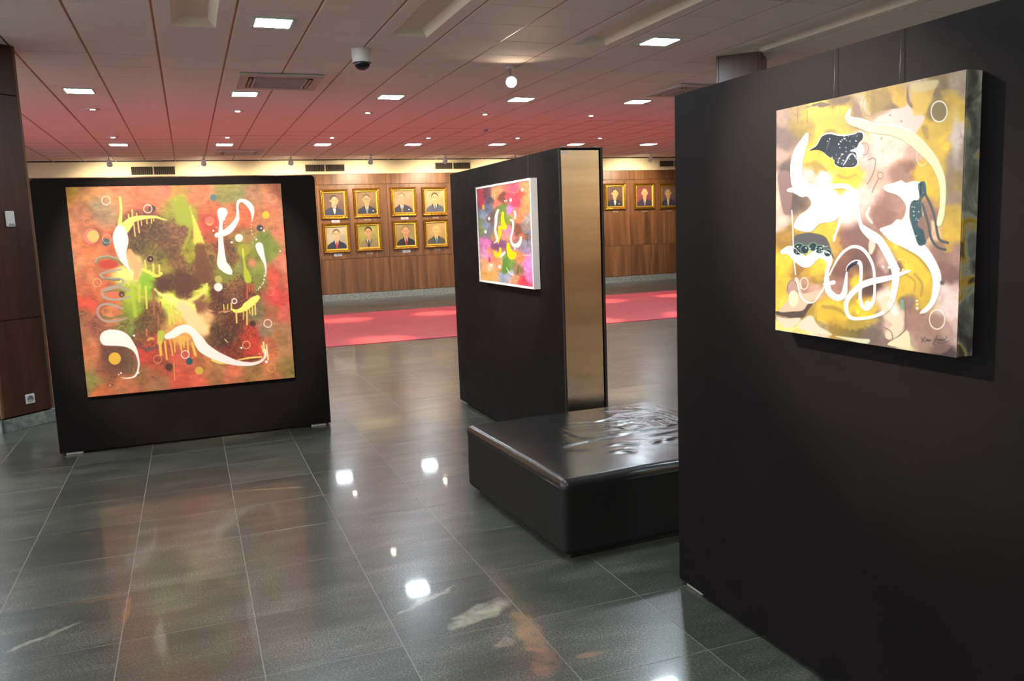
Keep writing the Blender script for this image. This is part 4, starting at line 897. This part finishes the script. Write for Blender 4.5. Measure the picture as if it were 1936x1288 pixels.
    for x, y, r in ((140, 445, 8), (190, 450, 10), (250, 455, 7), (275, 462, 9), (310, 470, 7)): A.disc(x, y, r, W, T=r8)
    A.ring(295, 430, 48, 5, (236, 226, 170), T=r8, ry=52, alpha=0.6)
    # fine dark scratches and the signature
    S(r5, [(257, 335, 2), (257, 480, 2)], (90, 70, 40)); S(r5, [(347, 360, 2), (347, 480, 2)], (90, 70, 40)); A.ring(905, 340, 52, 3, (90, 70, 60), T=r5, ry=92, alpha=0.7)
    INK = (54, 36, 38)
    for P in ([(462, 1058), (476, 1078), (492, 1094)], [(494, 1052), (478, 1075), (464, 1098)], [(500, 1085), (508, 1072), (514, 1086), (520, 1074), (526, 1086), (532, 1074), (538, 1088), (546, 1080)],
              [(604, 1040), (590, 1060), (578, 1090), (562, 1116)], [(570, 1078), (590, 1082), (600, 1068), (608, 1086), (618, 1072), (626, 1090), (634, 1074), (642, 1090), (652, 1070), (660, 1088), (672, 1070), (682, 1050)], [(600, 1100), (630, 1110), (660, 1102), (700, 1090)]):
        S(r8, [(a, b, 3.0) for a, b in P], INK, soft=0.9)
    return A
P2X, P2Y0, P2Y1, P2Z0, P2Z1 = 1.866, 1.630, 2.366, 1.214, 1.950
pr = thing('painting', 'square yellow, brown and white abstract painting with pale arc and signature', 'painting', (RPX, (P2Y0+P2Y1)/2, P2Z0))
w, h = P2Y1-P2Y0, P2Z1-P2Z0
link_mesh('canvas', art_yellow().mesh('canvas', (P2X-RPX, w/2, h), (0, -w, 0), (0, 0, -h), (-1, 0, 0), 0.70), pr)
MB().box(((P2X-RPX)/2+0.0015, 0, h/2), (RPX-P2X-0.006, w, h), 0.002, seg=1).build('stretcher', M['canvas_side'], pr)
for y in (0.155, -0.105): MB().tube([(-0.012, y, h-0.05), (-0.006, y, PH+0.02-P2Z0)], 0.0009, 6).build('hanging_wire', M['wire'], pr)

# ------------------------------------------------------------------ painting 3: pink and yellow abstract in a white frame
def art_pink():
    D = (880, 320, 5.369)
    fx = lambda x, y: (880+x/5.369, 320+y/5.369)
    A = Art([fx(118, 180), fx(668, 90), fx(685, 1210), fx(140, 1140)], 230, 190)
    base = """150 220 200 60 80;160 300 190 60 80;220 230 110 60 75;250 280 70 70 85;220 380 95 105 130;180 450 130 140 165;200 560 120 135 160;160 600 130 140 90;150 520 130 140 100;230 620 110 110 120
    260 500 110 80 80;300 250 215 150 90;350 190 225 150 100;330 330 210 110 90;390 240 110 60 45;370 290 130 70 55;430 180 220 100 100;500 180 220 80 110;450 250 200 70 90;520 330 210 60 90;560 230 190 75 70
    620 180 225 140 90;640 280 225 150 90;600 380 205 130 80;560 480 200 120 75;530 600 120 70 50;500 430 200 120 100;450 400 220 120 190;380 380 100 130 60;420 480 120 140 60;640 500 160 150 150;620 580 140 120 110
    640 640 120 120 140;620 740 130 130 145;610 820 140 120 150;640 900 215 130 190;620 1000 220 130 200;640 1100 200 120 180;580 1150 210 60 80;560 900 215 130 80;540 1040 150 110 80;500 1120 215 150 110
    450 1080 160 165 185;380 1090 150 160 185;420 950 110 150 60;400 1040 90 135 55;340 980 225 150 100;300 920 225 140 100;200 760 215 120 180;210 880 225 150 190;180 960 230 160 110;240 1000 235 190 150
    200 1080 240 170 90;270 1090 235 160 90;300 780 120 70 110;360 740 130 80 120;400 680 215 140 120;440 620 215 120 150;320 680 180 130 80;270 840 215 130 100;600 680 170 100 70"""
    pts = []
    for e in base.replace('\n', ';').split(';'):
        x, y, r, g, b = map(float, e.split()); X, Y = fx(x, y); pts.append((X, Y, (r, g, b)))
    A.soft = 1.0
    A.field(pts, 4.2, 3.5, 9, 25); A.grain(0.18, 5, 61); A.grain(0.12, 2.5, 62, 0.7, 1.8)
    W = (250, 244, 228); YE = (240, 214, 30)
    def S(P, c, **kw): A.stroke(P, c, T=D, **kw)
    S([(380, 350, 14), (400, 420, 20), (360, 520, 14)], (104, 136, 56), soft=2, alpha=0.8); A.blob(450, 395, 34, (226, 120, 200), 0.8, D, ry=40)
    S([(335, 400, 10), (314, 470, 14), (310, 540, 13), (300, 610, 11), (315, 680, 13), (320, 720, 10), (285, 750, 4)], W, gloss=1); S([(383, 430, 12), (380, 510, 18), (395, 580, 28)], YE, gloss=1)
    S([(350, 585, 17), (350, 640, 16), (340, 700, 10), (328, 750, 4)], YE, gloss=1); S([(505, 415, 9), (512, 450, 10), (505, 490, 8)], W); S([(460, 505, 8), (485, 520, 10), (485, 600, 9), (465, 680, 9), (465, 735, 10), (490, 772, 16), (530, 770, 21), (558, 730, 13), (566, 692, 12)], W, gloss=1)
    S([(432, 760, 15), (440, 820, 25), (470, 880, 40), (500, 858, 16)], YE, gloss=1); S([(290, 840, 10), (320, 880, 25), (350, 850, 15), (350, 805, 12)], YE, gloss=1); S([(352, 890, 12), (395, 848, 11)], W)
    S([(400, 930, 24), (400, 1000, 32), (385, 1060, 16)], (84, 136, 48), soft=2); S([(410, 1010, 3), (440, 1060, 3), (485, 1088, 3)], W)
    for x, y, r in ((588, 188, 11), (467, 295, 12), (422, 300, 6), (405, 305, 6), (240, 490, 12), (500, 810, 8), (340, 1000, 14), (200, 630, 12), (255, 985, 12), (300, 240, 6)): A.disc(x, y, r, W, T=D, ry=r*1.5)
    A.disc(182, 370, 14, (230, 160, 40), T=D, ry=30); A.disc(235, 925, 11, (206, 50, 90), T=D, ry=32); A.disc(588, 1135, 14, (206, 40, 70), T=D, ry=32)
    S([(470, 210, 3), (520, 215, 3), (550, 180, 3)], (236, 150, 120)); S([(585, 880, 3), (665, 872, 3)], (246, 200, 210))
    for y in (660, 690, 715): S([(605, y, 4), (655, y-4, 4)], (60, 60, 66))
    S([(535, 985, 6), (530, 1040, 8), (520, 1085, 4)], (70, 100, 40)); S([(630, 650, 4), (630, 740, 4)], (70, 70, 80))
    return A
P3X, P3Y0, P3Y1, P3Z0, P3Z1 = 2.205, 5.372, 6.535, 1.164, 1.924
pr = thing('painting', 'pink and yellow abstract painting in a thin white box frame', 'painting', (CLX, (P3Y0+P3Y1)/2, P3Z0))
w, h, fw = P3Y1-P3Y0, P3Z1-P3Z0, 0.016
link_mesh('canvas', art_pink().mesh('canvas', (P3X-CLX+0.006, w/2-fw, h-fw), (0, -(w-2*fw), 0), (0, 0, -(h-2*fw)), (-1, 0, 0), 0.85), pr)
MB().box(((P3X-CLX)/2+0.006, 0, h/2), (CLX-P3X-0.016, w-2*fw-0.004, h-2*fw-0.004)).build('stretcher', M['canvas_back'], pr)
xm, dpt = (P3X-CLX)/2-0.001, CLX-P3X-0.003
for c, s_ in (((xm, w/2-fw/2, h/2), (dpt, fw, h)), ((xm, -w/2+fw/2, h/2), (dpt, fw, h)), ((xm, 0, fw/2), (dpt, w-2*fw, fw)), ((xm, 0, h-fw/2), (dpt, w-2*fw, fw))):
    MB().box(c, s_, 0.0015, seg=1).build('frame_rail', M['white_frame'], pr)
MB().tube([(-0.012, -0.44, h-0.004), (-0.006, -0.44, PH-P3Z0)], 0.0009, 6).build('hanging_wire', M['wire'], pr)

# ------------------------------------------------------------------ portraits on the far wall
def art_portrait(sp):
    A = Art([(12, 14), (88, 14), (88, 107), (12, 107)], 66, 80); A.soft = 3
    bg, bg2, suit, shirt, tie, skin, hair = sp['bg'], sp['bg2'], sp['suit'], (226, 218, 204), sp['tie'], sp['skin'], sp['hair']
    cx, hy, t_ = sp.get('cx', 50), sp.get('hy', 44), sp.get('turn', 0)
    A.field([(20, 20, bg), (80, 20, bg2), (20, 70, bg2), (80, 80, bg), (50, 110, bg), (50, 40, bg2)], 40, 10, 40, sp['seed']); A.grain(0.10, 18, sp['seed'])
    A.poly([(cx-38, 124), (cx-37, 96), (cx-28, 84), (cx-12, 76), (cx+12, 76), (cx+30, 84), (cx+39, 98), (cx+40, 124)], suit, smoothn=4)
    A.poly([(cx-9+t_, 70), (cx+9+t_, 70), (cx+6+t_, 90), (cx+t_, 104), (cx-5+t_, 90)], shirt, smoothn=1, soft=2)
    A.poly([(cx-14+t_, 74), (cx-8+t_, 70), (cx-1+t_, 108), (cx-6+t_, 100)], tuple(v*0.75 for v in suit), smoothn=1, soft=2)
    A.poly([(cx+14+t_, 74), (cx+8+t_, 70), (cx+1+t_, 108), (cx+6+t_, 100)], tuple(v*0.75 for v in suit), smoothn=1, soft=2)
    if sp.get('bow'): A.poly([(cx-7+t_, 75), (cx+7+t_, 81), (cx+7+t_, 75), (cx-7+t_, 81)], tie, smoothn=1, soft=1.5)
    else: A.poly([(cx-2.5+t_, 75), (cx+2.5+t_, 75), (cx+4+t_, 100), (cx+t_, 108), (cx-4+t_, 100)], tie, smoothn=1, soft=1.5)
    A.disc(cx+t_*0.6, 66, 8.5, tuple(v*0.9 for v in skin), ry=12)
    A.disc(cx+t_, hy-3, 15, hair, ry=19); A.disc(cx+t_-14.5, hy+2, 3, tuple(v*0.9 for v in skin), ry=5); A.disc(cx+t_+14.5, hy+2, 3, tuple(v*0.9 for v in skin), ry=5)
    A.disc(cx+t_*1.35, hy+3+sp.get('bald', 0)*-3, 13.2, skin, ry=18)
    for s in (-1, 1):
        A.disc(cx+t_*1.5+s*5.2, hy+1, 2.6, tuple(v*0.55 for v in skin), ry=1.3, soft=2); A.stroke([(cx+t_*1.5+s*5.2-3, hy-3, 0.8), (cx+t_*1.5+s*5.2+3, hy-3, 0.8)], tuple(0.5*np.array(hair)+40), soft=1.5, alpha=0.8)
    A.stroke([(cx+t_*1.6, hy+1, 0.8), (cx+t_*1.9, hy+9, 1.6)], tuple(v*0.82 for v in skin), soft=2); A.stroke([(cx+t_*1.6-4, hy+14, 0.9), (cx+t_*1.6+4, hy+14, 0.9)], (150, 84, 72), soft=1.5)
    A.disc(cx+9+t_*1.35, hy+6, 4, tuple(v*0.85 for v in skin), ry=12, soft=4, alpha=0.5)
    if sp.get('glasses'): 
        for s in (-1, 1): A.ring(cx+t_*1.5+s*5.6, hy+1, 4.4, 1.0, (60, 50, 44))
    if sp.get('hanky'): A.poly([(cx+20, 96), (cx+26, 92), (cx+27, 98)], (230, 226, 216), smoothn=1, soft=1.5)
    return A
NAVY = (46, 52, 78); DK = (40, 40, 50); SK = (206, 160, 118); SKP = (214, 178, 150); BRH = (58, 38, 26); GRH = (120, 108, 96)
PORT = [  # zoom frame corners (x0, y0, x1, y1), look
    ('z4', (78, 320, 308, 565), dict(bg=(96, 68, 56), bg2=(110, 78, 66), suit=NAVY, tie=(70, 80, 110), bow=1, skin=SK, hair=BRH, turn=6, cx=44), 'portrait of a person with dark hair in profile and bow tie', 'w'),
    ('z4', (370, 312, 582, 550), dict(bg=(120, 92, 58), bg2=(136, 108, 66), suit=(36, 42, 60), tie=(120, 130, 132), skin=(196, 150, 106), hair=(90, 66, 44), glasses=1, hanky=1, cx=50), 'portrait of a person with spectacles and pocket handkerchief', 'b'),
    ('z4', (690, 300, 903, 540), dict(bg=(166, 122, 92), bg2=(178, 136, 104), suit=(48, 46, 62), tie=(124, 112, 104), skin=(210, 150, 116), hair=(104, 78, 58), bald=1, turn=-3, hanky=1, cx=46), 'portrait of a balding person before a rosy brown backdrop', 'w'),
    ('z4', (968, 300, 1165, 533), dict(bg=(172, 148, 106), bg2=(186, 160, 116), suit=(84, 88, 108), tie=(96, 92, 108), skin=(220, 172, 116), hair=(90, 52, 34), cx=52), 'portrait of a person in grey blue suit before pale tan backdrop', 'b'),
    ('z4', (103, 618, 325, 857), dict(bg=(170, 156, 128), bg2=(190, 176, 148), suit=(44, 48, 66), tie=(190, 40, 40), skin=(222, 178, 132), hair=(112, 86, 60), cx=50), 'portrait of a person in dark suit with bright red tie, pale backdrop', 'w'),
    ('z4', (385, 605, 600, 843), dict(bg=(146, 140, 66), bg2=(164, 156, 80), suit=(140, 122, 84), tie=(30, 32, 44), skin=(206, 156, 108), hair=(36, 28, 24), turn=-2, hy=40, cx=52), 'portrait of a person in tan suit before a green backdrop', 'b'),
    ('z4', (707, 590, 920, 828), dict(bg=(158, 136, 86), bg2=(140, 118, 72), suit=(34, 32, 40), tie=(176, 36, 38), skin=(206, 150, 112), hair=(120, 92, 66), bald=1, cx=52), 'portrait of a balding person in black suit with red tie', 'w'),
    ('z4', (980, 583, 1183, 810), dict(bg=(176, 138, 84), bg2=(190, 152, 92), suit=(84, 78, 70), tie=(70, 128, 148), skin=(228, 184, 114), hair=(200, 166, 116), bald=1, cx=50), 'portrait of a fair balding person with light blue tie', 'b'),
    ('z5', (1250, 345, 1418, 550), dict(bg=(84, 52, 40), bg2=(98, 62, 48), suit=(34, 36, 52), tie=(40, 40, 50), bow=1, skin=(216, 170, 110), hair=(52, 36, 30), turn=4, hanky=1, cx=46), 'portrait of a person in black bow tie beside the steel ended panel', 'b'),
    ('z5', (1497, 345, 1660, 545), dict(bg=(128, 62, 62), bg2=(142, 74, 72), suit=(60, 56, 76), tie=(168, 132, 116), skin=(228, 184, 124), hair=(150, 110, 80), bald=1, cx=52), 'portrait of a person before a deep red backdrop', 'b'),
    ('z5', (1698, 342, 1868, 545), dict(bg=(110, 82, 72), bg2=(122, 92, 80), suit=(56, 52, 72), tie=(206, 196, 160), skin=(226, 182, 124), hair=(140, 106, 80), turn=-2, cx=48), 'portrait of a person with pale tie next to the black panel edge', 'b')]
ZO = {'z4': (590, 290, 4.6), 'z5': (860, 270, 4.4)}
YF = YB
def frame_profile_mesh(w, h, steps, m, name):
    """picture frame of nested mitred steps: steps = [(inset, y_front)]"""
    bm = bmesh.new(); rings = []
    for ins, y in steps:
        rings.append([bm.verts.new((sx*(w/2-ins), y, h/2+sz*(h/2-ins))) for sx, sz in ((-1, -1), (1, -1), (1, 1), (-1, 1))])
    for a, b in zip(rings, rings[1:]):
        for k in range(4): bm.faces.new((a[k], a[(k+1) % 4], b[(k+1) % 4], b[k]))
    bmesh.ops.recalc_face_normals(bm, faces=bm.faces)
    me = bpy.data.meshes.new(name); bm.to_mesh(me); bm.free(); me.materials.append(m); return me
PWD, PHT = 0.635, 0.690
fr_out = frame_profile_mesh(PWD, PHT, [(0, 0.0), (0, -0.035), (0.012, -0.052), (0.045, -0.044), (0.060, -0.030), (0.060, 0.0)], M['gold'], 'carved_frame')
fr_in = frame_profile_mesh(PWD, PHT, [(0.060, -0.018), (0.060, -0.034), (0.068, -0.036), (0.088, -0.020), (0.088, -0.006)], M['gold_inner'], 'inner_frame')
bead = MB()
for k in range(15):
    for zz in (0.026, PHT-0.026): bead.lathe([(0.0, 0.012), (0.009, 0.008), (0.013, 0)], (-PWD/2+0.026+k*(PWD-0.052)/14, -0.046, zz), 8, Matrix.Rotation(math.radians(90), 4, 'X'))
for k in range(1, 16):
    for xx in (-PWD/2+0.026, PWD/2-0.026): bead.lathe([(0.0, 0.012), (0.009, 0.008), (0.013, 0)], (xx, -0.046, 0.026+k*(PHT-0.052)/16), 8, Matrix.Rotation(math.radians(90), 4, 'X'))
bead_mesh = bead.mesh('carved_beading', M['gold'])
plq = {'w': MB().box((0, -0.003, 0), (0.19, 0.006, 0.062), 0.002, seg=1).mesh('name_plaque', M['plaque']), 'b': MB().box((0, -0.003, 0), (0.155, 0.006, 0.042), 0.002, seg=1).mesh('name_plaque', M['plaque_brass'])}
ink = MB()
ink.box((0, -0.0065, 0.010), (0.11, 0.001, 0.007)).box((0, -0.0065, -0.008), (0.08, 0.001, 0.006))
ink_mesh = ink.mesh('engraving', M['plaque_ink'])
for i, (zn, (a, b, c, d), sp, lab, pk) in enumerate(PORT):
    ox, oy, sc = ZO[zn]; P = ony(ox+(a+c)/2/sc, oy+(b+d)/2/sc, YF-0.03); sp['seed'] = 100+i
    r_ = thing('portrait', 'gilt framed '+lab, 'portrait', (P[0], YF-0.001, P[2]-PHT/2))
    cf = link_mesh('carved_frame', fr_out, r_); link_mesh('inner_frame', fr_in, r_)
    link_mesh('beading', bead_mesh, cf)
    cw, ch = PWD-2*0.086, PHT-2*0.086
    link_mesh('canvas', art_portrait(sp).mesh('canvas', (-cw/2, -0.010, 0.086+ch), (cw, 0, 0), (0, 0, -ch), (0, -1, 0), 0.8), r_)
    pl = thing('name_plaque', ('steel' if pk == 'w' else 'brass')+' plaque under the '+lab.replace('portrait of a person', 'person').replace('portrait of a ', ''), 'plaque', (P[0]+0.01, YF-0.0005, P[2]-PHT/2-0.055), group='name plaques under the portraits')
    link_mesh('plate', plq[pk], pl); link_mesh('engraving', ink_mesh, pl)

# ------------------------------------------------------------------ vents on the cream band
def vent(x, w, z0, z1, label):
    r_ = thing('air_vent', label, 'vent', (x, YB-0.002, z0), group='air vents on the cream band')
    h = z1-z0
    MB().box((0, -0.002, h/2), (w-0.02, 0.004, h-0.02)).build('duct_back', M['vent_dark'], r_)
    for c, s_ in (((0, -0.012, 0.012), (w, 0.024, 0.024)), ((0, -0.012, h-0.012), (w, 0.024, 0.024)), ((-w/2+0.012, -0.012, h/2), (0.024, 0.024, h-0.048)), ((w/2-0.012, -0.012, h/2), (0.024, 0.024, h-0.048)), ((0, -0.012, h/2), (0.02, 0.022, h-0.048))):
        MB().box(c, s_, 0.002, seg=1).build('frame_bar', M['vent_frame'], r_)
    n = 22
    sl = MB().box((0, 0, 0), (0.008, 0.014, h-0.05)).mesh('slat', M['grille_slat'])
    for k in range(n):
        x_ = -w/2+0.03+(k+0.5)*(w-0.06)/n
        if abs(x_) > 0.012: inst('slat', sl, (x_, -0.011, h/2), r_, rotz=0.5)
vent(-0.567, 0.93, 2.995, 3.215, 'slatted wall vent above the orange painting panel')
vent(3.15, 0.95, 3.025, 3.225, 'slatted wall vent above the bow tie profile portrait')
vent(6.28, 0.95, 3.045, 3.245, 'slatted wall vent above the portrait in grey blue suit')
vent(12.6, 0.95, 3.045, 3.245, 'slatted wall vent above the portrait next to the black panel edge')

# ------------------------------------------------------------------ ceiling things
dl = thing('square_downlight', 'square cool white glass downlight in the tile ceiling', 'ceiling light', (0, 0, ZC), group='square downlights in the ceiling')
S_ = 0.29
for c, s_ in (((0, S_/2, -0.006), (S_+0.03, 0.016, 0.012)), ((0, -S_/2, -0.006), (S_+0.03, 0.016, 0.012)), ((S_/2, 0, -0.006), (0.016, S_-0.014, 0.012)), ((-S_/2, 0, -0.006), (0.016, S_-0.014, 0.012))):
    MB().box(c, s_, 0.002, seg=1).build('trim_bar', M['lamp_edge'], dl)
MB().box((0, 0, -0.008), (S_-0.018, S_-0.018, 0.010), 0.002, seg=1).build('glass_panel', M['lamp_glass'], dl)
LX = [KX0+CP*1.5+CP*3*k for k in range(-3, 8)]
spots_dl = []
for y in (16.65, 10.82):
    for x in LX:
        if -4.0 < x < 12.2: spots_dl.append((x, y))
for y in (7.235, 3.67, 0.10, -3.46):
    for k in range(-2, 4): spots_dl.append((LX[3]+CP*6*k, y))
first = True
for x, y in spots_dl:
    if not (X0+0.5 < x < X1-0.5): continue
    if y > 16: lab = 'square cool white downlight in the row before the portrait wall spotlights'
    elif y > 10: lab = 'square cool white downlight in the row beside the front halogen lamps'
    elif y > 7: lab = 'square cool white downlight beside the end of a recessed light trough'
    else: lab = 'square cool white downlight in the ceiling over the exhibition floor'
    if y > 10 and y < 12 and abs(x-LX[3]) < 0.1: lab = 'square cool white downlight touching the edge of the ceiling air conditioner'
    if first: dl.location = (x, y, ZC); dl['label'] = lab; first = False
    else: dup(dl, (x, y, ZC), lab)

# halogen downlights over the carpet
hl = thing('halogen_downlight', 'small warm halogen downlight above the red carpet', 'ceiling light', (0, 0, ZC), group='halogen downlights above the carpet')
MB().lathe([(0.060, 0.0), (0.085, 0.0), (0.085, -0.006), (0.075, -0.011), (0.060, -0.008)], (0, 0, 0), 28).build('trim_ring', M['white_metal'], hl)
MB().lathe([(0.058, -0.002), (0.058, -0.006), (0.03, -0.008), (0.0, -0.008)], (0, 0, 0), 24).build('lens', M['halogen'], hl)
spot_lamp('halogen_beam', hl, (0, 0, -0.03), (0, 0, -1.0), HALOGEN_W, 21, 0.9, WARM, 0.04)
first = True
for y in (12.3, 15.5):
    for x in LX:
        if not (-4.0 < x < 12.2): continue
        lab = 'small warm halogen downlight over the far edge of the red carpet' if y > 14 else 'small warm halogen downlight over the near edge of the red carpet'
        if first: hl.location = (x, y, ZC); hl['label'] = lab; first = False
        else: dup(hl, (x, y, ZC), lab)

# spot fittings: base, arm, head; built pointing to +Y and tilted
def spot_fitting(name, loc, target, label, group, power, angle, blend, color, bulb, lamp_r=0.03, scale=1.0):
    loc = Vector(loc); tg = Vector(target); d = tg-loc; rz = math.atan2(d.y, d.x)-math.pi/2
    r_ = thing(name, label, 'spotlight', loc, rz, group)
    hz = -0.13*scale; tilt = math.atan2((tg.z-(loc.z+hz)), math.hypot(d.x, d.y))
    MB().lathe([(0.0, 0), (0.05*scale, 0), (0.05*scale, -0.018*scale), (0.02*scale, -0.024*scale), (0.0, -0.024*scale)], (0, 0, 0), 24).build('base', M['spot_white'], r_)
    MB().tube([(0, 0, -0.02*scale), (0, 0, -0.08*scale)], 0.008*scale).build('arm', M['grey_metal'], r_)
    R_ = Matrix.Translation((0, 0, hz)) @ Matrix.Rotation(tilt, 4, 'X') @ Matrix.Rotation(math.radians(-90), 4, 'X')
    hd = MB().lathe([(0.0, -0.07), (0.030, -0.068), (0.042, -0.045), (0.046, 0.0), (0.052, 0.055), (0.056, 0.070), (0.050, 0.070), (0.044, 0.050), (0.0, 0.046)], (0, 0, 0), 24, Matrix.Scale(scale, 4)).build('head', M['spot_white'], r_)
    hd.matrix_local = R_
    bl = MB().lathe([(0.0, 0.056), (0.030, 0.054), (0.040, 0.050), (0.0, 0.048)], (0, 0, 0), 20, Matrix.Scale(scale, 4)).build('bulb', bulb, r_); bl.matrix_local = R_
    fw_ = Vector((0, math.cos(tilt), math.sin(tilt))); lp_ = Vector((0, 0, hz))+fw_*0.09*scale
    spot_lamp('beam', r_, lp_, lp_+fw_, power, angle, blend, color, lamp_r)
    return r_
WX = [-1.33, 0.45, 2.22, 3.95, 5.68, 7.4, 9.2, 11.06]
WL = ['between the wood column and the wall vent', 'between two wall vents', 'over the profile portrait with bow tie', 'over the spectacled portrait', 'over the portrait in grey blue suit', 'above the panel with steel end', 'concealed by the steel ended panel', 'over the portrait with deep red backdrop']
for x, wl in zip(WX, WL):
    r_ = spot_fitting('wall_spotlight', (x, 18.9, ZC), (x+0.05, YB, 2.15), 'small white wall washing spotlight '+wl, 'spotlights along the portrait wall', WALL_W, 108, 0.8, (1.0, 0.84, 0.58), M['halogen'])

for x in (-6.0, -2.0, 2.0, 6.0, 10.0, 14.0):  # unseen spotlights, added to brighten the rear wall mirrored in the steel end
    spot_fitting('added_rear_spotlight', (x, Y0+1.5, ZC), (x, Y0, 1.9), 'added white ceiling spotlight brightening the unseen wall opposite the portraits', 'added spotlights along the unseen wall opposite the portraits', 380.0, 120, 0.7, (1.0, 0.84, 0.58), M['halogen'])
# spotlights for the paintings, and the one that shines toward the camera side
ART1_W, ART2_W, ART3_W = 560.0, 760.0, 320.0
spot_fitting('art_spotlight', (-0.35, 3.4, ZC), (-0.02, 7.02, 1.22), 'white ceiling spotlight aimed at the orange painting', None, ART1_W, 31, 0.35, (1.0, 0.84, 0.66), M['halogen'])
spot_fitting('art_spotlight', (-0.05, 3.75, ZC), (1.90, 2.18, 1.58), 'white ceiling spotlight aimed at the yellow painting', None, ART2_W, 28, 1.0, (1.0, 0.84, 0.72), M['halogen'])
spot_fitting('art_spotlight', (0.35, 5.0, ZC), (2.25, 5.80, 1.60), 'white ceiling spotlight aimed at the pink painting', None, ART3_W, 34, 0.8, (1.0, 0.80, 0.66), M['halogen'])
P = onz(965, 153, ZC-0.15)
spot_fitting('bare_spotlight', (P[0], P[1], ZC), (2.0, 3.0, 1.2), 'bright warm spotlight glaring beside a square downlight', None, 60.0, 60, 0.7, (1.0, 0.78, 0.55), M['spot_bulb'], 0.04, 1.15)

# dome camera
p = onz(683, 93, ZC)
r_ = thing('dome_camera', 'white ceiling security camera with smoked black dome', 'camera', (p[0], p[1], ZC))
MB().lathe([(0.0, 0), (0.094, 0), (0.094, -0.01), (0.090, -0.115), (0.086, -0.127), (0.0, -0.127)], n=36).build('housing', M['white_metal'], r_)
MB().lathe([(0.0, -0.118), (0.086, -0.118), (0.088, -0.128), (0.078, -0.130)], n=36).build('dome_ring', M['dark_slot'], r_)
MB().lathe([(0.076, -0.125)]+[(0.076*math.cos(a), -0.128-0.066*math.sin(a)) for a in np.linspace(0, math.pi/2, 9)], n=32).build('dome', M['dome'], r_)
# smoke detector
p = onz(918, 243, ZC)
r_ = thing('smoke_detector', 'small round smoke detector on the ceiling between downlights', 'detector', (p[0], p[1], ZC))
MB().lathe([(0.0, 0), (0.06, 0), (0.06, -0.012), (0.045, -0.02), (0.0, -0.02)], n=24).build('base', M['white_metal'], r_)
MB().lathe([(0.0, -0.02), (0.038, -0.02), (0.036, -0.045), (0.02, -0.055), (0.0, -0.055)], n=24).build('sensor_head', M['grey_metal'], r_)

# ceiling cassettes
def cassette(x, y, w, label):
    r_ = thing('air_conditioner', label, 'air conditioner', (x, y, ZC-0.004))
    h = w/2
    for c, s_ in (((0, h-0.05, -0.014), (w, 0.10, 0.028)), ((0, -h+0.05, -0.014), (w, 0.10, 0.028)), ((h-0.05, 0, -0.014), (0.10, w-0.2, 0.028)), ((-h+0.05, 0, -0.014), (0.10, w-0.2, 0.028))):
        MB().box(c, s_, 0.006).build('bezel', M['ac_plastic'], r_)
    for c, s_ in (((0, h-0.13, -0.022), (w-0.34, 0.055, 0.012)), ((0, -h+0.13, -0.022), (w-0.34, 0.055, 0.012)), ((h-0.13, 0, -0.022), (0.055, w-0.34, 0.012)), ((-h+0.13, 0, -0.022), (0.055, w-0.34, 0.012))):
        MB().box(c, s_).build('air_slot', M['dark_slot'], r_)
    for c, s_ in (((0, h-0.125, -0.029), (w-0.36, 0.018, 0.006)), ((0, -h+0.125, -0.029), (w-0.36, 0.018, 0.006)), ((h-0.125, 0, -0.029), (0.018, w-0.36, 0.006)), ((-h+0.125, 0, -0.029), (0.018, w-0.36, 0.006))):
        MB().box(c, s_, 0.002, seg=1).build('flap', M['ac_plastic'], r_)
    g = w-0.34
    MB().box((0, 0, -0.020), (g, g, 0.010)).build('intake', M['grey_metal'], r_)
    sl = MB().box((0, 0, 0), (g, 0.010, 0.010)).mesh('slat', M['ac_plastic'])
    for k in range(18): inst('slat', sl, (0, -g/2+(k+0.5)*g/18, -0.028), r_)
    for s in (-1, 1): MB().box((s*g/2, 0, -0.026), (0.02, g+0.02, 0.016), 0.002, seg=1).build('grille_edge', M['ac_plastic'], r_)
cassette(1.09, 9.88, 0.88, 'square ceiling air conditioner beside the dome camera')
cassette(6.36, 9.80, 0.88, 'square ceiling air conditioner in front of the wood column')
cassette(1.12, 18.15, 0.90, 'square ceiling air conditioner near the portrait wall')

# long recessed troughs
tr = thing('light_trough', 'long unlit recessed light trough in the ceiling', 'light trough', (0, 0, ZC), group='recessed light troughs')
LT = CP*5-0.006; wt = 0.33
for s in (-1, 1): MB().box((s*(CP/2-0.009-(CP-0.018-wt)/4), 0, 0.008), ((CP-0.018-wt)/2, LT, 0.016), 0.002, seg=1).build('side_plate', M['ceil_tile'], tr)
bmm = MB(); iw, il, dz = wt/2-0.06, LT/2-0.10, 0.05
o_ = [(-wt/2, -LT/2, 0.002), (wt/2, -LT/2, 0.002), (wt/2, LT/2, 0.002), (-wt/2, LT/2, 0.002)]; n_ = [(-iw, -il, dz), (iw, -il, dz), (iw, il, dz), (-iw, il, dz)]
for k in range(4): bmm.quad(o_[k], o_[(k+1) % 4], n_[(k+1) % 4], n_[k])
bmm.quad(*n_)
bmesh.ops.remove_doubles(bmm.bm, verts=bmm.bm.verts, dist=1e-5)
bmm.build('reflector', M['plaster'], tr)
MB().box((0, 0, 0.056), (CP-0.02, LT, 0.008)).build('housing', M['ceil_gap'], tr)
for k, i in enumerate(trough_cols):
    loc = (KX0+(i+0.5)*CP, (TRY0+KY0)/2, ZC)
    lab = 'long unlit recessed ceiling trough '+('in line with the top of the orange painting', 'leading up to the dome camera', 'leading toward the bright warm spotlight', 'ending at the wood column top')[k]
    if k == 0: tr.location = loc; tr['label'] = lab
    else: dup(tr, loc, lab)
